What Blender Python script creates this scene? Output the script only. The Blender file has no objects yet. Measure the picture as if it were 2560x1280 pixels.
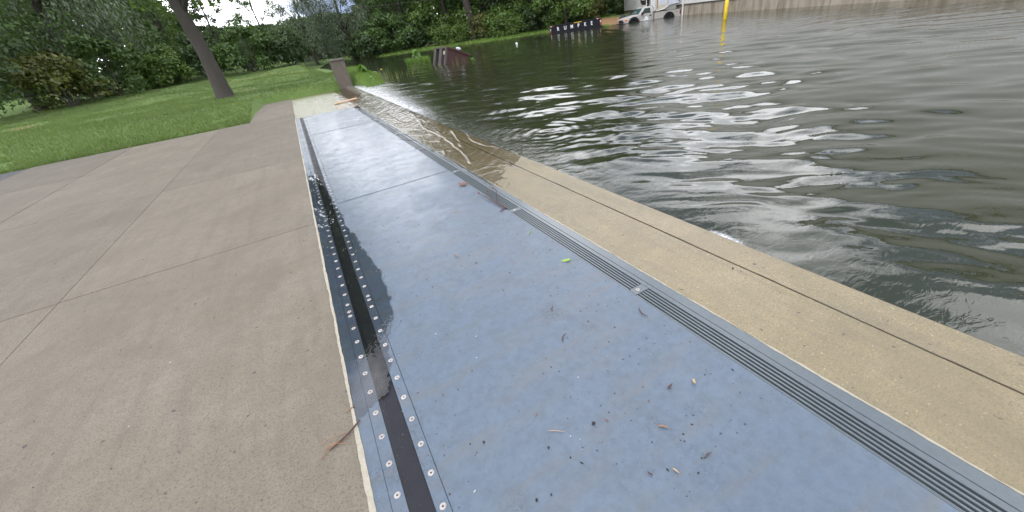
import bpy, bmesh, math, random
import numpy as np
from mathutils import Matrix, Vector
R = math.radians
rng = np.random.default_rng(7)
random.seed(7)
sc = bpy.context.scene
C = sc.collection

# ------------------------------------------------------------ camera
cam_d = bpy.data.cameras.new('camera')
cam = bpy.data.objects.new('camera', cam_d)
C.objects.link(cam)
sc.camera = cam
cx = Vector((0.8488489, -0.5136165, -0.1251144))
cy = Vector((0.3663340, 0.4008914, 0.8396937))
cz = Vector((-0.3811233, -0.7586067, 0.5284514))
M4 = Matrix(((cx.x, cy.x, cz.x, 0), (cx.y, cy.y, cz.y, 0), (cx.z, cy.z, cz.z, 1.5), (0, 0, 0, 1)))
cam.matrix_world = M4
cam_d.sensor_width = 36
cam_d.lens = 943 / 2560 * 36
cam_d.shift_x = -63 / 2560
cam_d.clip_start = 0.05
cam_d.clip_end = 2000

# ------------------------------------------------------------ sky and sun
SUN_EL, SUN_AZ = R(50), R(244)
wd = bpy.data.worlds.new('World')
sc.world = wd
wd.use_nodes = True
nt = wd.node_tree
nt.nodes.clear()
N = nt.nodes.new
L = nt.links.new
out = N('ShaderNodeOutputWorld')
bg = N('ShaderNodeBackground')
bg.inputs['Strength'].default_value = 0.13
sky = N('ShaderNodeTexSky')
sky.sky_type = 'NISHITA'
sky.sun_disc = False
sky.sun_elevation = SUN_EL
sky.sun_rotation = SUN_AZ
sky.air_density = 1.2
sky.dust_density = 2.0
tc = N('ShaderNodeTexCoord')
mp = N('ShaderNodeMapping')
mp.inputs['Scale'].default_value = (1, 1, 2.2)
mp.inputs['Location'].default_value = (11.2, 3.9, 0.7)
n1 = N('ShaderNodeTexNoise')
n1.inputs['Scale'].default_value = 2.6
n1.inputs['Detail'].default_value = 7
n1.inputs['Roughness'].default_value = 0.56
n1.inputs['Distortion'].default_value = 0.5
r1 = N('ShaderNodeValToRGB')            # cloud brightness
r1.color_ramp.elements[0].position = 0.45
r1.color_ramp.elements[0].color = (3.3, 4.1, 6.3, 1)
r1.color_ramp.elements[1].position = 0.61
r1.color_ramp.elements[1].color = (38.0, 38.3, 39.5, 1)
n2 = N('ShaderNodeTexNoise')
n2.inputs['Scale'].default_value = 1.7
n2.inputs['Detail'].default_value = 5
r2 = N('ShaderNodeValToRGB')            # cloud cover
r2.color_ramp.elements[0].position = 0.30
r2.color_ramp.elements[0].color = (0.55, 0.55, 0.55, 1)
r2.color_ramp.elements[1].position = 0.55
r2.color_ramp.elements[1].color = (1, 1, 1, 1)
mx = N('ShaderNodeMix')
mx.data_type = 'RGBA'
L(tc.outputs['Generated'], mp.inputs['Vector'])
L(mp.outputs['Vector'], n1.inputs['Vector'])
L(mp.outputs['Vector'], n2.inputs['Vector'])
L(n1.outputs['Fac'], r1.inputs['Fac'])
L(n2.outputs['Fac'], r2.inputs['Fac'])
L(r2.outputs['Color'], mx.inputs[0])
L(sky.outputs['Color'], mx.inputs[6])
L(r1.outputs['Color'], mx.inputs[7])
L(mx.outputs[2], bg.inputs['Color'])
L(bg.outputs['Background'], out.inputs['Surface'])

sun_d = bpy.data.lights.new('sun', 'SUN')
sun_d.energy = 1.1
sun_d.angle = R(25)
sun_d.color = (1, 0.96, 0.9)
sun = bpy.data.objects.new('sun', sun_d)
C.objects.link(sun)
sd = Vector((math.sin(SUN_AZ) * math.cos(SUN_EL), math.cos(SUN_AZ) * math.cos(SUN_EL), math.sin(SUN_EL)))
sun.rotation_euler = sd.to_track_quat('Z', 'Y').to_euler()

sc.view_settings.view_transform = 'Standard'
sc.view_settings.look = 'None'
sc.view_settings.gamma = 1
sc.view_settings.exposure = 0.17
sc.render.resolution_x = 1024
sc.render.resolution_y = 512

S = 0.007469           # the whole gate falls away gently along +Y
ZW = -0.036            # flood level
TILT = -math.atan(S)

# ------------------------------------------------------------ helpers
def tag(o, label=None, cat=None, group=None, kind=None):
    if label: o['label'] = label
    if cat: o['category'] = cat
    if group: o['group'] = group
    if kind: o['kind'] = kind
    return o

def np_mesh(name, V, F, smooth=False, attrs=None):
    V = np.asarray(V, dtype=np.float32)
    F = np.asarray(F, dtype=np.int32)
    k = F.shape[1]
    me = bpy.data.meshes.new(name)
    me.vertices.add(len(V))
    me.vertices.foreach_set('co', V.ravel())
    me.loops.add(F.size)
    me.loops.foreach_set('vertex_index', F.ravel())
    me.polygons.add(len(F))
    me.polygons.foreach_set('loop_start', np.arange(0, F.size, k, dtype=np.int32))
    me.polygons.foreach_set('loop_total', np.full(len(F), k, dtype=np.int32))
    me.polygons.foreach_set('use_smooth', np.full(len(F), bool(smooth)))
    for an, av in (attrs or {}).items():
        a = me.attributes.new(an, 'FLOAT', 'POINT')
        a.data.foreach_set('value', np.asarray(av, dtype=np.float32))
    me.update(calc_edges=True)
    return me

class MB:
    def __init__(self):
        self.v = []
        self.f = []
    def add(self, vs, fs):
        b = len(self.v)
        self.v += [tuple(p) for p in vs]
        self.f += [tuple(i + b for i in q) for q in fs]
        return self
    def box(self, x0, x1, y0, y1, z0, z1):
        vs = [(x0, y0, z0), (x1, y0, z0), (x1, y1, z0), (x0, y1, z0), (x0, y0, z1), (x1, y0, z1), (x1, y1, z1), (x0, y1, z1)]
        return self.add(vs, [(0, 3, 2, 1), (4, 5, 6, 7), (0, 1, 5, 4), (1, 2, 6, 5), (2, 3, 7, 6), (3, 0, 4, 7)])
    def hexa(self, lo, hi):
        n = len(lo)
        return self.add(list(lo) + list(hi), [tuple(reversed(range(n))), tuple(range(n, 2 * n))] + [(i, (i + 1) % n, n + (i + 1) % n, n + i) for i in range(n)])
    def prism(self, poly, axis, a, b):
        def p(u, w, t):
            return {'x': (t, u, w), 'y': (u, t, w), 'z': (u, w, t)}[axis]
        return self.hexa([p(u, w, a) for u, w in poly], [p(u, w, b) for u, w in poly])
    def tube(self, pts, rad, n=8, cap=True):
        pts = [Vector(p) for p in pts]
        if not hasattr(rad, '__len__'): rad = [rad] * len(pts)
        rings = []
        for i, p in enumerate(pts):
            d = (pts[min(i + 1, len(pts) - 1)] - pts[max(i - 1, 0)]).normalized()
            a = d.orthogonal().normalized() if abs(d.z) > .9 else d.cross(Vector((0, 0, 1))).normalized()
            if abs(d.z) > .9: a = (Vector((1, 0, 0)) - d * d.x).normalized()
            b = d.cross(a)
            rings.append([p + (a * math.cos(2 * math.pi * k / n) + b * math.sin(2 * math.pi * k / n)) * rad[i] for k in range(n)])
        vs = [q for r in rings for q in r]
        fs = [(i * n + k, i * n + (k + 1) % n, (i + 1) * n + (k + 1) % n, (i + 1) * n + k) for i in range(len(pts) - 1) for k in range(n)]
        if cap: fs += [tuple(reversed(range(n))), tuple(range((len(pts) - 1) * n, len(pts) * n))]
        return self.add(vs, fs)
    def mesh(self, name, smooth=False):
        me = bpy.data.meshes.new(name)
        me.from_pydata(self.v, [], self.f)
        bm = bmesh.new()
        bm.from_mesh(me)
        bmesh.ops.recalc_face_normals(bm, faces=bm.faces)
        bm.to_mesh(me)
        bm.free()
        me.polygons.foreach_set('use_smooth', [bool(smooth)] * len(me.polygons))
        me.update()
        return me

def ob(name, me, mat=None, parent=None, loc=(0, 0, 0), rot=(0, 0, 0), bevel=0):
    if isinstance(me, MB): me = me.mesh(name)
    o = bpy.data.objects.new(name, me)
    C.objects.link(o)
    if mat and me and not me.materials: me.materials.append(mat)
    o.location = loc
    o.rotation_euler = rot
    if parent: o.parent = parent
    if bevel:
        b = o.modifiers.new('bevel', 'BEVEL')
        b.width = bevel
        b.segments = 2
        b.limit_method = 'ANGLE'
    return o

def empty(name, loc=(0, 0, 0), rot=(0, 0, 0)):
    o = bpy.data.objects.new(name, None)
    C.objects.link(o)
    o.location = loc
    o.rotation_euler = rot
    o.empty_display_size = .2
    return o

# value noise in numpy, for shapes
def vnoise(x, y, seed=0):
    x = np.asarray(x, float); y = np.asarray(y, float)
    xi = np.floor(x).astype(np.int64); yi = np.floor(y).astype(np.int64)
    fx = x - xi; fy = y - yi
    fx = fx * fx * (3 - 2 * fx); fy = fy * fy * (3 - 2 * fy)
    def h(a, b):
        n = (a * 374761393 + b * 668265263 + seed * 1274126177) & 0x7fffffff
        n = ((n ^ (n >> 13)) * 1274126177) & 0x7fffffff
        return ((n ^ (n >> 16)) & 0xffff) / 65535.0
    return (h(xi, yi) * (1 - fx) + h(xi + 1, yi) * fx) * (1 - fy) + (h(xi, yi + 1) * (1 - fx) + h(xi + 1, yi + 1) * fx) * fy
def fbm(x, y, seed=0, o=4):
    s = 0; a = .5; t = 0
    for i in range(o):
        s = s + a * vnoise(x * 2 ** i, y * 2 ** i, seed + i); t += a; a *= .5
    return s / t
def sstep(a, b, x):
    t = np.clip((x - a) / (b - a), 0, 1)
    return t * t * (3 - 2 * t)

# ------------------------------------------------------------ materials
class NT:
    def __init__(self, name):
        self.m = bpy.data.materials.new(name)
        self.m.use_nodes = True
        self.t = self.m.node_tree
        self.p = self.t.nodes['Principled BSDF']
        self.out = self.t.nodes['Material Output']
        self.co = None
    def n(self, typ, **kw):
        nd = self.t.nodes.new('ShaderNode' + typ)
        for k, v in kw.items():
            if k in nd.inputs: nd.inputs[k].default_value = v
            else: setattr(nd, k, v)
        return nd
    def l(self, a, b): self.t.links.new(a, b)
    def coord(self, scale=(1, 1, 1), rot=(0, 0, 0), loc=(0, 0, 0), src='Object'):
        if not self.co: self.co = self.n('TexCoord')
        mp = self.n('Mapping')
        mp.inputs['Scale'].default_value = scale
        mp.inputs['Rotation'].default_value = rot
        mp.inputs['Location'].default_value = loc
        self.l(self.co.outputs[src], mp.inputs['Vector'])
        return mp.outputs['Vector']
    def noise(self, scale=5, detail=4, rough=.5, dist=0, vec=None, src='Object'):
        nd = self.n('TexNoise')
        nd.inputs['Scale'].default_value = scale
        nd.inputs['Detail'].default_value = detail
        nd.inputs['Roughness'].default_value = rough
        nd.inputs['Distortion'].default_value = dist
        self.l(vec if vec is not None else self.coord(src=src), nd.inputs['Vector'])
        return nd.outputs['Fac']
    def ramp(self, fac, stops):
        r = self.n('ValToRGB')
        el = r.color_ramp.elements
        while len(el) < len(stops): el.new(.5)
        for e, (p, c) in zip(el, stops):
            e.position = p
            e.color = (c, c, c, 1) if not hasattr(c, '__len__') else (*c[:3], 1)
        self.l(fac, r.inputs['Fac'])
        return r.outputs['Color']
    def mix(self, fac, a, b, mode='MIX'):
        m = self.n('Mix')
        m.data_type = 'RGBA'
        m.blend_type = mode
        for s, v in ((m.inputs[0], fac), (m.inputs[6], a), (m.inputs[7], b)):
            if hasattr(v, 'links') or hasattr(v, 'is_linked'): self.l(v, s)
            elif hasattr(v, '__len__'): s.default_value = (*v[:3], 1)
            else: s.default_value = v
        return m.outputs[2]
    def math(self, op, a, b=0.0, clamp=False):
        m = self.n('Math')
        m.operation = op
        m.use_clamp = clamp
        for s, v in ((m.inputs[0], a), (m.inputs[1], b)):
            if hasattr(v, 'is_linked'): self.l(v, s)
            else: s.default_value = v
        return m.outputs[0]
    def attr(self, name):
        a = self.n('Attribute')
        a.attribute_name = name
        return a.outputs['Fac']
    def sep(self, vec=None):
        s = self.n('SeparateXYZ')
        if vec is None:
            if not self.co: self.co = self.n('TexCoord')
            vec = self.co.outputs['Object']
        self.l(vec, s.inputs[0])
        return s.outputs
    def bump(self, h, strength=.3, dist=.01, prev=None):
        b = self.n('Bump')
        b.inputs['Strength'].default_value = strength
        b.inputs['Distance'].default_value = dist
        self.l(h, b.inputs['Height'])
        if prev is not None: self.l(prev, b.inputs['Normal'])
        return b.outputs['Normal']
    def set(self, **kw):
        for k, v in kw.items():
            k = k.replace('_', ' ')
            s = self.p.inputs[k]
            if hasattr(v, 'is_linked'): self.l(v, s)
            elif hasattr(v, '__len__'): s.default_value = (*v[:3], 1) if s.type == 'RGBA' else v
            else: s.default_value = v
        return self

def plain(name, col, rough=.5, metal=0, var=.12, scale=8, bump=0, spec=.5):
    k = NT(name)
    nz = k.noise(scale, 5, .6)
    c = k.mix(nz, [x * (1 - var) for x in col], [min(1, x * (1 + var)) for x in col])
    k.set(Base_Color=c, Metallic=metal, Roughness=rough)
    k.p.inputs['Specular IOR Level'].default_value = spec
    if bump: k.set(Normal=k.bump(k.noise(scale * 8, 4), bump, .01))
    return k.m

MAT = {}
# deck: blue-grey anti-slip paint, film of water on the lower (far) part
def deck_material(name, wetter):
    k = NT(name)
    big = k.noise(1.1, 5, .6, .6)
    mid = k.noise(7, 6, .65)
    fine = k.noise(420, 2, .6)
    spot = k.noise(38, 4, .7)
    c = k.mix(k.ramp(big, [(.3, 0), (.7, 1)]), (.088, .121, .164), (.112, .147, .187))
    c = k.mix(k.ramp(mid, [(.35, 0), (.75, .8)]), c, (.092, .113, .134))
    mot = k.noise(21, 6, .72, .4)
    c = k.mix(k.ramp(mot, [(.36, .34), (.56, 0)]), c, (.060, .076, .096))
    c = k.mix(k.ramp(mot, [(.56, 0), (.76, .4)]), c, (.135, .152, .168))
    c = k.mix(k.ramp(spot, [(.60, 0), (.74, .6)]), c, (.055, .062, .066))
    streak = k.noise(1.0, 7, .70, .5, vec=k.coord((1.2, 8, 1), (0, 0, .22)))
    c = k.mix(k.ramp(streak, [(.50, 0), (.70, .55)]), c, (.125, .124, .114))
    smudge = k.math('MULTIPLY', k.ramp(k.noise(2.3, 4, .6, .4, vec=k.coord((1, 1, 1), (0, 0, 0), (3.3, 1.7, 0))), [(.58, 0), (.70, 1)]), k.ramp(k.noise(75, 5, .75), [(.46, 0), (.60, 1)]))
    c = k.mix(k.math('MULTIPLY', smudge, .75), c, (.040, .043, .045))
    scr = k.noise(1.0, 3, .6, .15, vec=k.coord((260, 5, 1), (0, 0, 1.1)))
    c = k.mix(k.ramp(scr, [(.70, 0), (.74, .35)]), c, (.17, .19, .21))
    c = k.mix(k.ramp(k.noise(300, 2, .6, vec=k.coord((1, 1, 1), (0, 0, 0), (5, 3, 1))), [(.66, 0), (.74, .6)]), c, (.035, .038, .042))
    grit = k.noise(230, 2, .6)
    c = k.mix(k.ramp(grit, [(.68, 0), (.75, .75)]), c, (.33, .345, .35))
    xyz = k.sep()
    wet = k.ramp(k.math('ADD', k.math('MULTIPLY', xyz[1], .085), k.math('MULTIPLY', k.noise(1.9, 6, .65, .9), 1.0)), [(.66, 0), (.98, 1)])
    wet = k.math('MAXIMUM', wet, wetter)
    k.set(Base_Color=k.mix(wet, c, k.mix(1.0, c, (.80, .82, .86), 'MULTIPLY')))
    ro = k.ramp(k.math('ADD', k.math('MULTIPLY', mid, .5), k.math('MULTIPLY', big, .5)), [(.35, .32), (.65, .50)])
    k.set(Roughness=ro)
    cw = k.math('MULTIPLY', wet, .42)
    k.l(cw, k.p.inputs['Coat Weight'])
    k.p.inputs['Coat IOR'].default_value = 1.34
    k.l(k.ramp(k.noise(3.2, 5, .65), [(.38, .04), (.66, .34)]), k.p.inputs['Coat Roughness'])
    nb = k.bump(k.math('ADD', k.math('MULTIPLY', fine, .6), mid), .16, .006)
    k.set(Normal=nb)
    rip = k.noise(1, 3, .5, .4, vec=k.coord((9, 30, 9), (0, 0, .3)))
    k.l(k.bump(rip, .18, .01), k.p.inputs['Coat Normal'])
    return k.m
MAT['deck'] = deck_material('deck_paint', 0.0)
MAT['flange'] = deck_material('flange_paint', 0.08)
def grate_material():
    k = NT('grate_paint')
    c = k.mix(k.noise(30, 5, .65), (.070, .087, .095), (.112, .130, .138))
    c = k.mix(k.ramp(k.noise(90, 3, .7), [(.62, 0), (.7, .6)]), c, (.07, .075, .08))
    k.set(Base_Color=c, Roughness=.38)
    k.p.inputs['Coat Weight'].default_value = .25
    k.p.inputs['Coat Roughness'].default_value = .12
    k.set(Normal=k.bump(k.noise(120, 3), .3, .004))
    return k.m
MAT['grate'] = grate_material()
MAT['tray'] = plain('tray_steel', (.012, .016, .02), .5, 0, .3)
def rubber():
    k = NT('black_rubber')
    c = k.mix(k.noise(14, 5, .6), (.014, .014, .018), (.026, .026, .031))
    c = k.mix(k.ramp(k.noise(120, 2), [(.72, 0), (.76, .6)]), c, (.3, .3, .3))
    k.set(Base_Color=c, Roughness=k.ramp(k.noise(5, 4), [(.3, .42), (.7, .6)]))
    k.p.inputs['Specular IOR Level'].default_value = .22
    k.set(Normal=k.bump(k.noise(60, 4), .1, .004))
    return k.m
MAT['rubber'] = rubber()
def concrete(name, a, b, wet_side, stain=.5, brush=True, speck=.75):
    k = NT(name)
    big = k.noise(1.3, 6, .62, .5)
    mid = k.noise(9, 6, .7)
    fine = k.noise(140, 4, .7)
    c = k.mix(k.ramp(big, [(.32, 0), (.68, 1)]), a, b)
    c = k.mix(k.ramp(mid, [(.4, 0), (.75, .5)]), c, [x * .72 for x in a])
    st = k.noise(1, 6, .65, .4, vec=k.coord((9, .8, 1), (0, 0, 0)))
    c = k.mix(k.ramp(st, [(.48, 0), (.74, stain)]), c, (.115, .10, .078))
    c = k.mix(k.ramp(fine, [(.48, 0), (.68, .6)]), c, [x * .52 for x in a])
    c = k.mix(k.ramp(k.noise(55, 3, .6), [(.63, 0), (.70, speck)]), c, [min(.62, x * 1.6) for x in b])
    c = k.mix(k.ramp(k.noise(24, 2, .4), [(.715, 0), (.74, .85)]), c, (.05, .047, .045))
    vo = k.n('TexVoronoi')
    vo.feature = 'DISTANCE_TO_EDGE'
    vo.inputs['Scale'].default_value = .42
    dv_ = k.n('VectorMath'); dv_.operation = 'ADD'
    nz_ = k.n('TexNoise'); nz_.inputs['Scale'].default_value = 5; nz_.inputs['Detail'].default_value = 6
    k.l(k.coord(), nz_.inputs['Vector'])
    sv_ = k.n('VectorMath'); sv_.operation = 'SCALE'; sv_.inputs['Scale'].default_value = .35
    k.l(nz_.outputs['Color'], sv_.inputs[0]); k.l(k.coord(), dv_.inputs[0]); k.l(sv_.outputs[0], dv_.inputs[1]); k.l(dv_.outputs[0], vo.inputs['Vector'])
    crk = k.math('MULTIPLY', k.ramp(vo.outputs['Distance'], [(.0, 1), (.0045, 0)]), k.ramp(k.noise(.5, 2), [(.48, 0), (.56, 1)]))
    c = k.mix(k.math('MULTIPLY', crk, .0), c, (.035, .03, .026))
    agg = k.noise(70, 3, .8)
    c = k.mix(k.ramp(agg, [(.50, 0), (.64, .7)]), c, [x * .58 for x in a])
    c = k.mix(k.ramp(k.noise(.9, 7, .72, .8), [(.50, 0), (.60, .35)]), c, [x * .72 for x in a])
    if wet_side:
        xyz = k.sep()
        d = k.math('ADD', k.math('MULTIPLY', xyz[1], .30), k.math('MULTIPLY', k.noise(2.2, 5, .6, .6), 1.1))
        wet = k.ramp(d, [(.75, .35), (1.25, 1)])
        c = k.mix(wet, c, k.mix(1.0, c, (.84, .78, .62), 'MULTIPLY'))
        k.l(wet, k.p.inputs['Coat Weight'])
        k.p.inputs['Coat IOR'].default_value = 1.33
        k.p.inputs['Coat Roughness'].default_value = .06
        rip = k.noise(1, 4, .6, 1.2, vec=k.coord((26, 42, 9), (0, 0, -.5)))
        k.l(k.bump(rip, .55, .012), k.p.inputs['Coat Normal'])
        k.set(Roughness=.55)
    else:
        k.set(Roughness=.8)
    if not wet_side:
        oi = k.n('ObjectInfo')
        c = k.mix(1.0, c, k.ramp(oi.outputs['Random'], [(0, (.84, .83, .82)), (1, (1.08, 1.07, 1.04))]), 'MULTIPLY')
    k.set(Base_Color=c)
    h = k.math('ADD', k.math('MULTIPLY', mid, .6), k.math('MULTIPLY', fine, .6))
    if brush:
        br = k.noise(1, 3, .6, 0, vec=k.coord((110, 3, 1)))
        h = k.math('ADD', h, k.math('MULTIPLY', br, .5))
    k.set(Normal=k.bump(h, .32, .008))
    return k.m
MAT['conc_wet'] = concrete('concrete_wet', (.228, .185, .104), (.305, .253, .154), True, .5)
MAT['conc_dry'] = concrete('concrete_dry', (.160, .134, .098), (.210, .182, .140), False, .5, True, .25)
MAT['conc_wall'] = concrete('concrete_wall', (.115, .095, .075), (.165, .142, .115), False, .8, False)
def asphalt():
    k = NT('asphalt')
    c = k.mix(k.noise(1.2, 6, .6), (.055, .055, .055), (.085, .083, .08))
    c = k.mix(k.ramp(k.noise(160, 3, .7), [(.55, 0), (.72, .8)]), c, (.16, .155, .15))
    k.set(Base_Color=c, Roughness=.75, Normal=k.bump(k.noise(180, 3), .6, .01))
    return k.m
MAT['asphalt'] = asphalt()
MAT['sealant'] = plain('sealant_white', (.36, .325, .25), .7, 0, .3, 40, .4)
def washer_mat():
    k = NT('washer_zinc')
    oi = k.n('ObjectInfo')
    c = k.mix(oi.outputs['Random'], (.50, .46, .42), (.36, .33, .30))
    c = k.mix(k.ramp(k.noise(160, 5, .7), [(.5, 0), (.72, .8)]), c, (.16, .11, .08))
    k.set(Base_Color=c, Roughness=.45)
    return k.m
MAT['washer'] = washer_mat()
MAT['dark'] = plain('dark_hole', (.02, .018, .017), .6)
MAT['zinc'] = plain('screw_zinc', (.35, .33, .31), .4, .7, .3, 80)

def water_material():
    k = NT('flood_water')
    c = k.mix(k.noise(.35, 4, .6), (.021, .025, .012), (.030, .033, .017))
    foam_glint = k.attr('foam_glint')
    fn = k.noise(1, 6, .8, .5, vec=k.coord((15, 24, 9), (0, 0, .4)))
    fm = k.math('MULTIPLY', k.ramp(k.math('ADD', fn, k.math('MULTIPLY', foam_glint, .42)), [(.70, 0), (.90, 1)]), foam_glint)
    c = k.mix(fm, c, (.70, .70, .72))  # pale foam colour, partly standing in for sky sparkle on the ripples
    k.set(Base_Color=c, Roughness=k.math('ADD', .025, k.math('MULTIPLY', fm, .4)))
    k.p.inputs['IOR'].default_value = 1.333
    k.p.inputs['Specular IOR Level'].default_value = .52
    far = k.attr('far')
    wv = k.noise(1, 3, .55, .5, vec=k.coord((1.2, 3.4, 1), (0, 0, R(-42)))) 
    wv = k.math('MULTIPLY', wv, far)
    nb = k.bump(wv, 1.0, .10)
    chop = k.noise(1, 3, .6, .6, vec=k.coord((7, 17, 6), (0, 0, R(-44))))
    nb = k.bump(k.math('MULTIPLY', chop, k.attr('chop')), 1.0, .018, nb)
    k.set(Normal=nb)
    return k.m
MAT['water'] = water_material()
def film_material(name, tint, rough, ripple, foam_glint=False, ior=1.33):
    k = NT(name)
    tr = k.n('BsdfTransparent')
    if foam_glint: k.l(k.mix(k.attr('dep'), (1, 1, 1), tint), tr.inputs['Color'])
    else: tr.inputs['Color'].default_value = (*tint, 1)
    gl = k.n('BsdfGlossy')
    gl.inputs['Roughness'].default_value = rough
    fr = k.n('Fresnel')
    fr.inputs['IOR'].default_value = ior
    ms = k.n('MixShader')
    rp = k.noise(1, 4 if foam_glint else 0, .6, 1.0 if foam_glint else 0, vec=k.coord((20, 34, 9) if foam_glint else (2.5, 3, 1), (0, 0, -.6)))
    nb = k.bump(rp, ripple, .01)
    k.l(nb, gl.inputs['Normal'])
    k.l(nb, fr.inputs['Normal'])
    k.l(fr.outputs[0], ms.inputs[0])
    k.l(tr.outputs[0], ms.inputs[1])
    k.l(gl.outputs[0], ms.inputs[2])
    last = ms.outputs[0]
    if foam_glint:
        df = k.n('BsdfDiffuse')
        df.inputs['Color'].default_value = (.50, .46, .37, 1)  # pale colour painted in for bright ripple highlights, with some foam
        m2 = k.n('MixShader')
        f = k.attr('foam_glint')
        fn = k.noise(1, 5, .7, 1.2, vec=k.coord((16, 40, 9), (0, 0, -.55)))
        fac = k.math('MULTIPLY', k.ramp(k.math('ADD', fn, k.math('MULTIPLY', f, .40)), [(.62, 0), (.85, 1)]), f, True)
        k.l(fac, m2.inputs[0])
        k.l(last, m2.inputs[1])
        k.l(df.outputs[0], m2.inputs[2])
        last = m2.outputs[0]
    k.l(last, k.out.inputs['Surface'])
    return k.m
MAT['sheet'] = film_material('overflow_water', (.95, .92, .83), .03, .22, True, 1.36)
MAT['puddle'] = film_material('puddle_water', (.90, .90, .91), .006, .05, False, 1.45)

def leaf_mat(name, dark, light, trans=.35, yellow=0.0):
    k = NT(name)
    g = k.n('NewGeometry')
    rr = g.outputs['Random Per Island']
    big = k.noise(.35, 3, .5)
    c = k.mix(rr, dark, light)
    c = k.mix(k.ramp(big, [(.35, 0), (.7, .6)]), c, [x * 1.25 for x in light])
    if yellow: c = k.mix(k.ramp(rr, [(1 - yellow, 0), (1 - yellow + .02, 1)]), c, (.22, .19, .03))
    df = k.n('BsdfDiffuse')
    tl = k.n('BsdfTranslucent')
    gl = k.n('BsdfGlossy')
    gl.inputs['Roughness'].default_value = .45
    gl.inputs['Color'].default_value = (.5, .5, .5, 1)
    m1 = k.n('MixShader')
    m1.inputs[0].default_value = trans
    m2 = k.n('MixShader')
    m2.inputs[0].default_value = .06
    k.l(c, df.inputs['Color'])
    k.l(k.mix(.4, c, (.16, .24, .03)), tl.inputs['Color'])
    k.l(df.outputs[0], m1.inputs[1]); k.l(tl.outputs[0], m1.inputs[2])
    k.l(m1.outputs[0], m2.inputs[1]); k.l(gl.outputs[0], m2.inputs[2])
    k.l(m2.outputs[0], k.out.inputs['Surface'])
    return k.m
MAT['leaf_mid'] = leaf_mat('leaves_mid_green', (.042, .078, .024), (.095, .165, .04))
MAT['leaf_bright'] = leaf_mat('leaves_bright_green', (.06, .115, .024), (.15, .24, .05), .4, .02)
MAT['leaf_sun'] = leaf_mat('leaves_sunny_green', (.09, .17, .03), (.20, .34, .06), .55, .02)
MAT['leaf_willow'] = leaf_mat('leaves_grey_green', (.075, .10, .062), (.17, .21, .135), .3)
MAT['leaf_olive'] = leaf_mat('leaves_olive', (.055, .068, .018), (.14, .15, .036), .35, .05)
MAT['leaf_deep'] = leaf_mat('leaves_deep_green', (.028, .050, .019), (.062, .105, .032))
MAT['grass'] = leaf_mat('grass_blades', (.10, .18, .028), (.20, .32, .06), .4, .03)
MAT['lawn'] = leaf_mat('lawn_blades', (.075, .125, .026), (.15, .215, .055), .4, .05)
MAT['weed'] = leaf_mat('weed_leaves', (.10, .20, .03), (.20, .34, .06), .45)
MAT['reed'] = leaf_mat('reed_blades', (.10, .13, .05), (.22, .25, .10), .4, .08)
MAT['yellow_leaf'] = plain('yellow_leaf', (.55, .38, .03), .6)
def bark(name, col):
    k = NT(name)
    n = k.noise(1, 6, .75, .6, vec=k.coord((16, 16, 2.6)))
    k.set(Base_Color=k.mix(n, [x * .5 for x in col], [x * 1.4 for x in col]), Roughness=.9, Normal=k.bump(n, .8, .05))
    return k.m
MAT['bark'] = bark('bark_grey_brown', (.062, .052, .044))
MAT['bark_red'] = bark('bark_red_brown', (.10, .055, .04))
def ground_material():
    k = NT('ground_grass')
    g = k.mix(k.noise(.8, 6, .65), (.085, .15, .028), (.16, .24, .05))
    g = k.mix(k.ramp(k.noise(14, 5, .7), [(.4, 0), (.75, .7)]), g, (.05, .075, .02))
    dirt = k.mix(k.noise(3, 5, .7), (.24, .13, .055), (.36, .21, .10))
    a = k.attr('dirt')
    f = k.ramp(k.math('ADD', a, k.math('MULTIPLY', k.noise(.7, 6, .7), .7)), [(.72, 0), (.95, 1)])
    k.set(Base_Color=k.mix(f, g, dirt), Roughness=.9, Normal=k.bump(k.noise(30, 5, .7), .7, .06))
    return k.m
MAT['ground'] = ground_material()

# ------------------------------------------------------------ terrain
POOL = np.array([(2.2, -120), (2.2, 18.7), (2.9, 18.55), (3.35, 19.3), (3.6, 21), (4.3, 25), (4.4, 30), (3.4, 38), (3.0, 50), (4.5, 61), (7.5, 66),
                 (10.3, 55.4), (16.3, 52.2), (22.1, 45.2), (27.1, 43.6), (29.3, 38.5), (29.2, 35.2), (31.2, 35.6), (34, 36.2), (38.4, 36.5), (36.5, 31), (20, -9), (-10, -120)])
def pool_sd(x, y):
    x = np.asarray(x, float); y = np.asarray(y, float)
    d = np.full(x.shape, 1e9); ins = np.zeros(x.shape, bool)
    n = len(POOL)
    for i in range(n):
        ax, ay = POOL[i]; bx, by = POOL[(i + 1) % n]
        ex, ey = bx - ax, by - ay
        t = np.clip(((x - ax) * ex + (y - ay) * ey) / (ex * ex + ey * ey), 0, 1)
        d = np.minimum(d, np.hypot(x - ax - t * ex, y - ay - t * ey))
        c = ((ay > y) != (by > y)) & (x < (bx - ax) * (y - ay) / (by - ay + 1e-12) + ax)
        ins ^= c
    return np.where(ins, -d, d)
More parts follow.
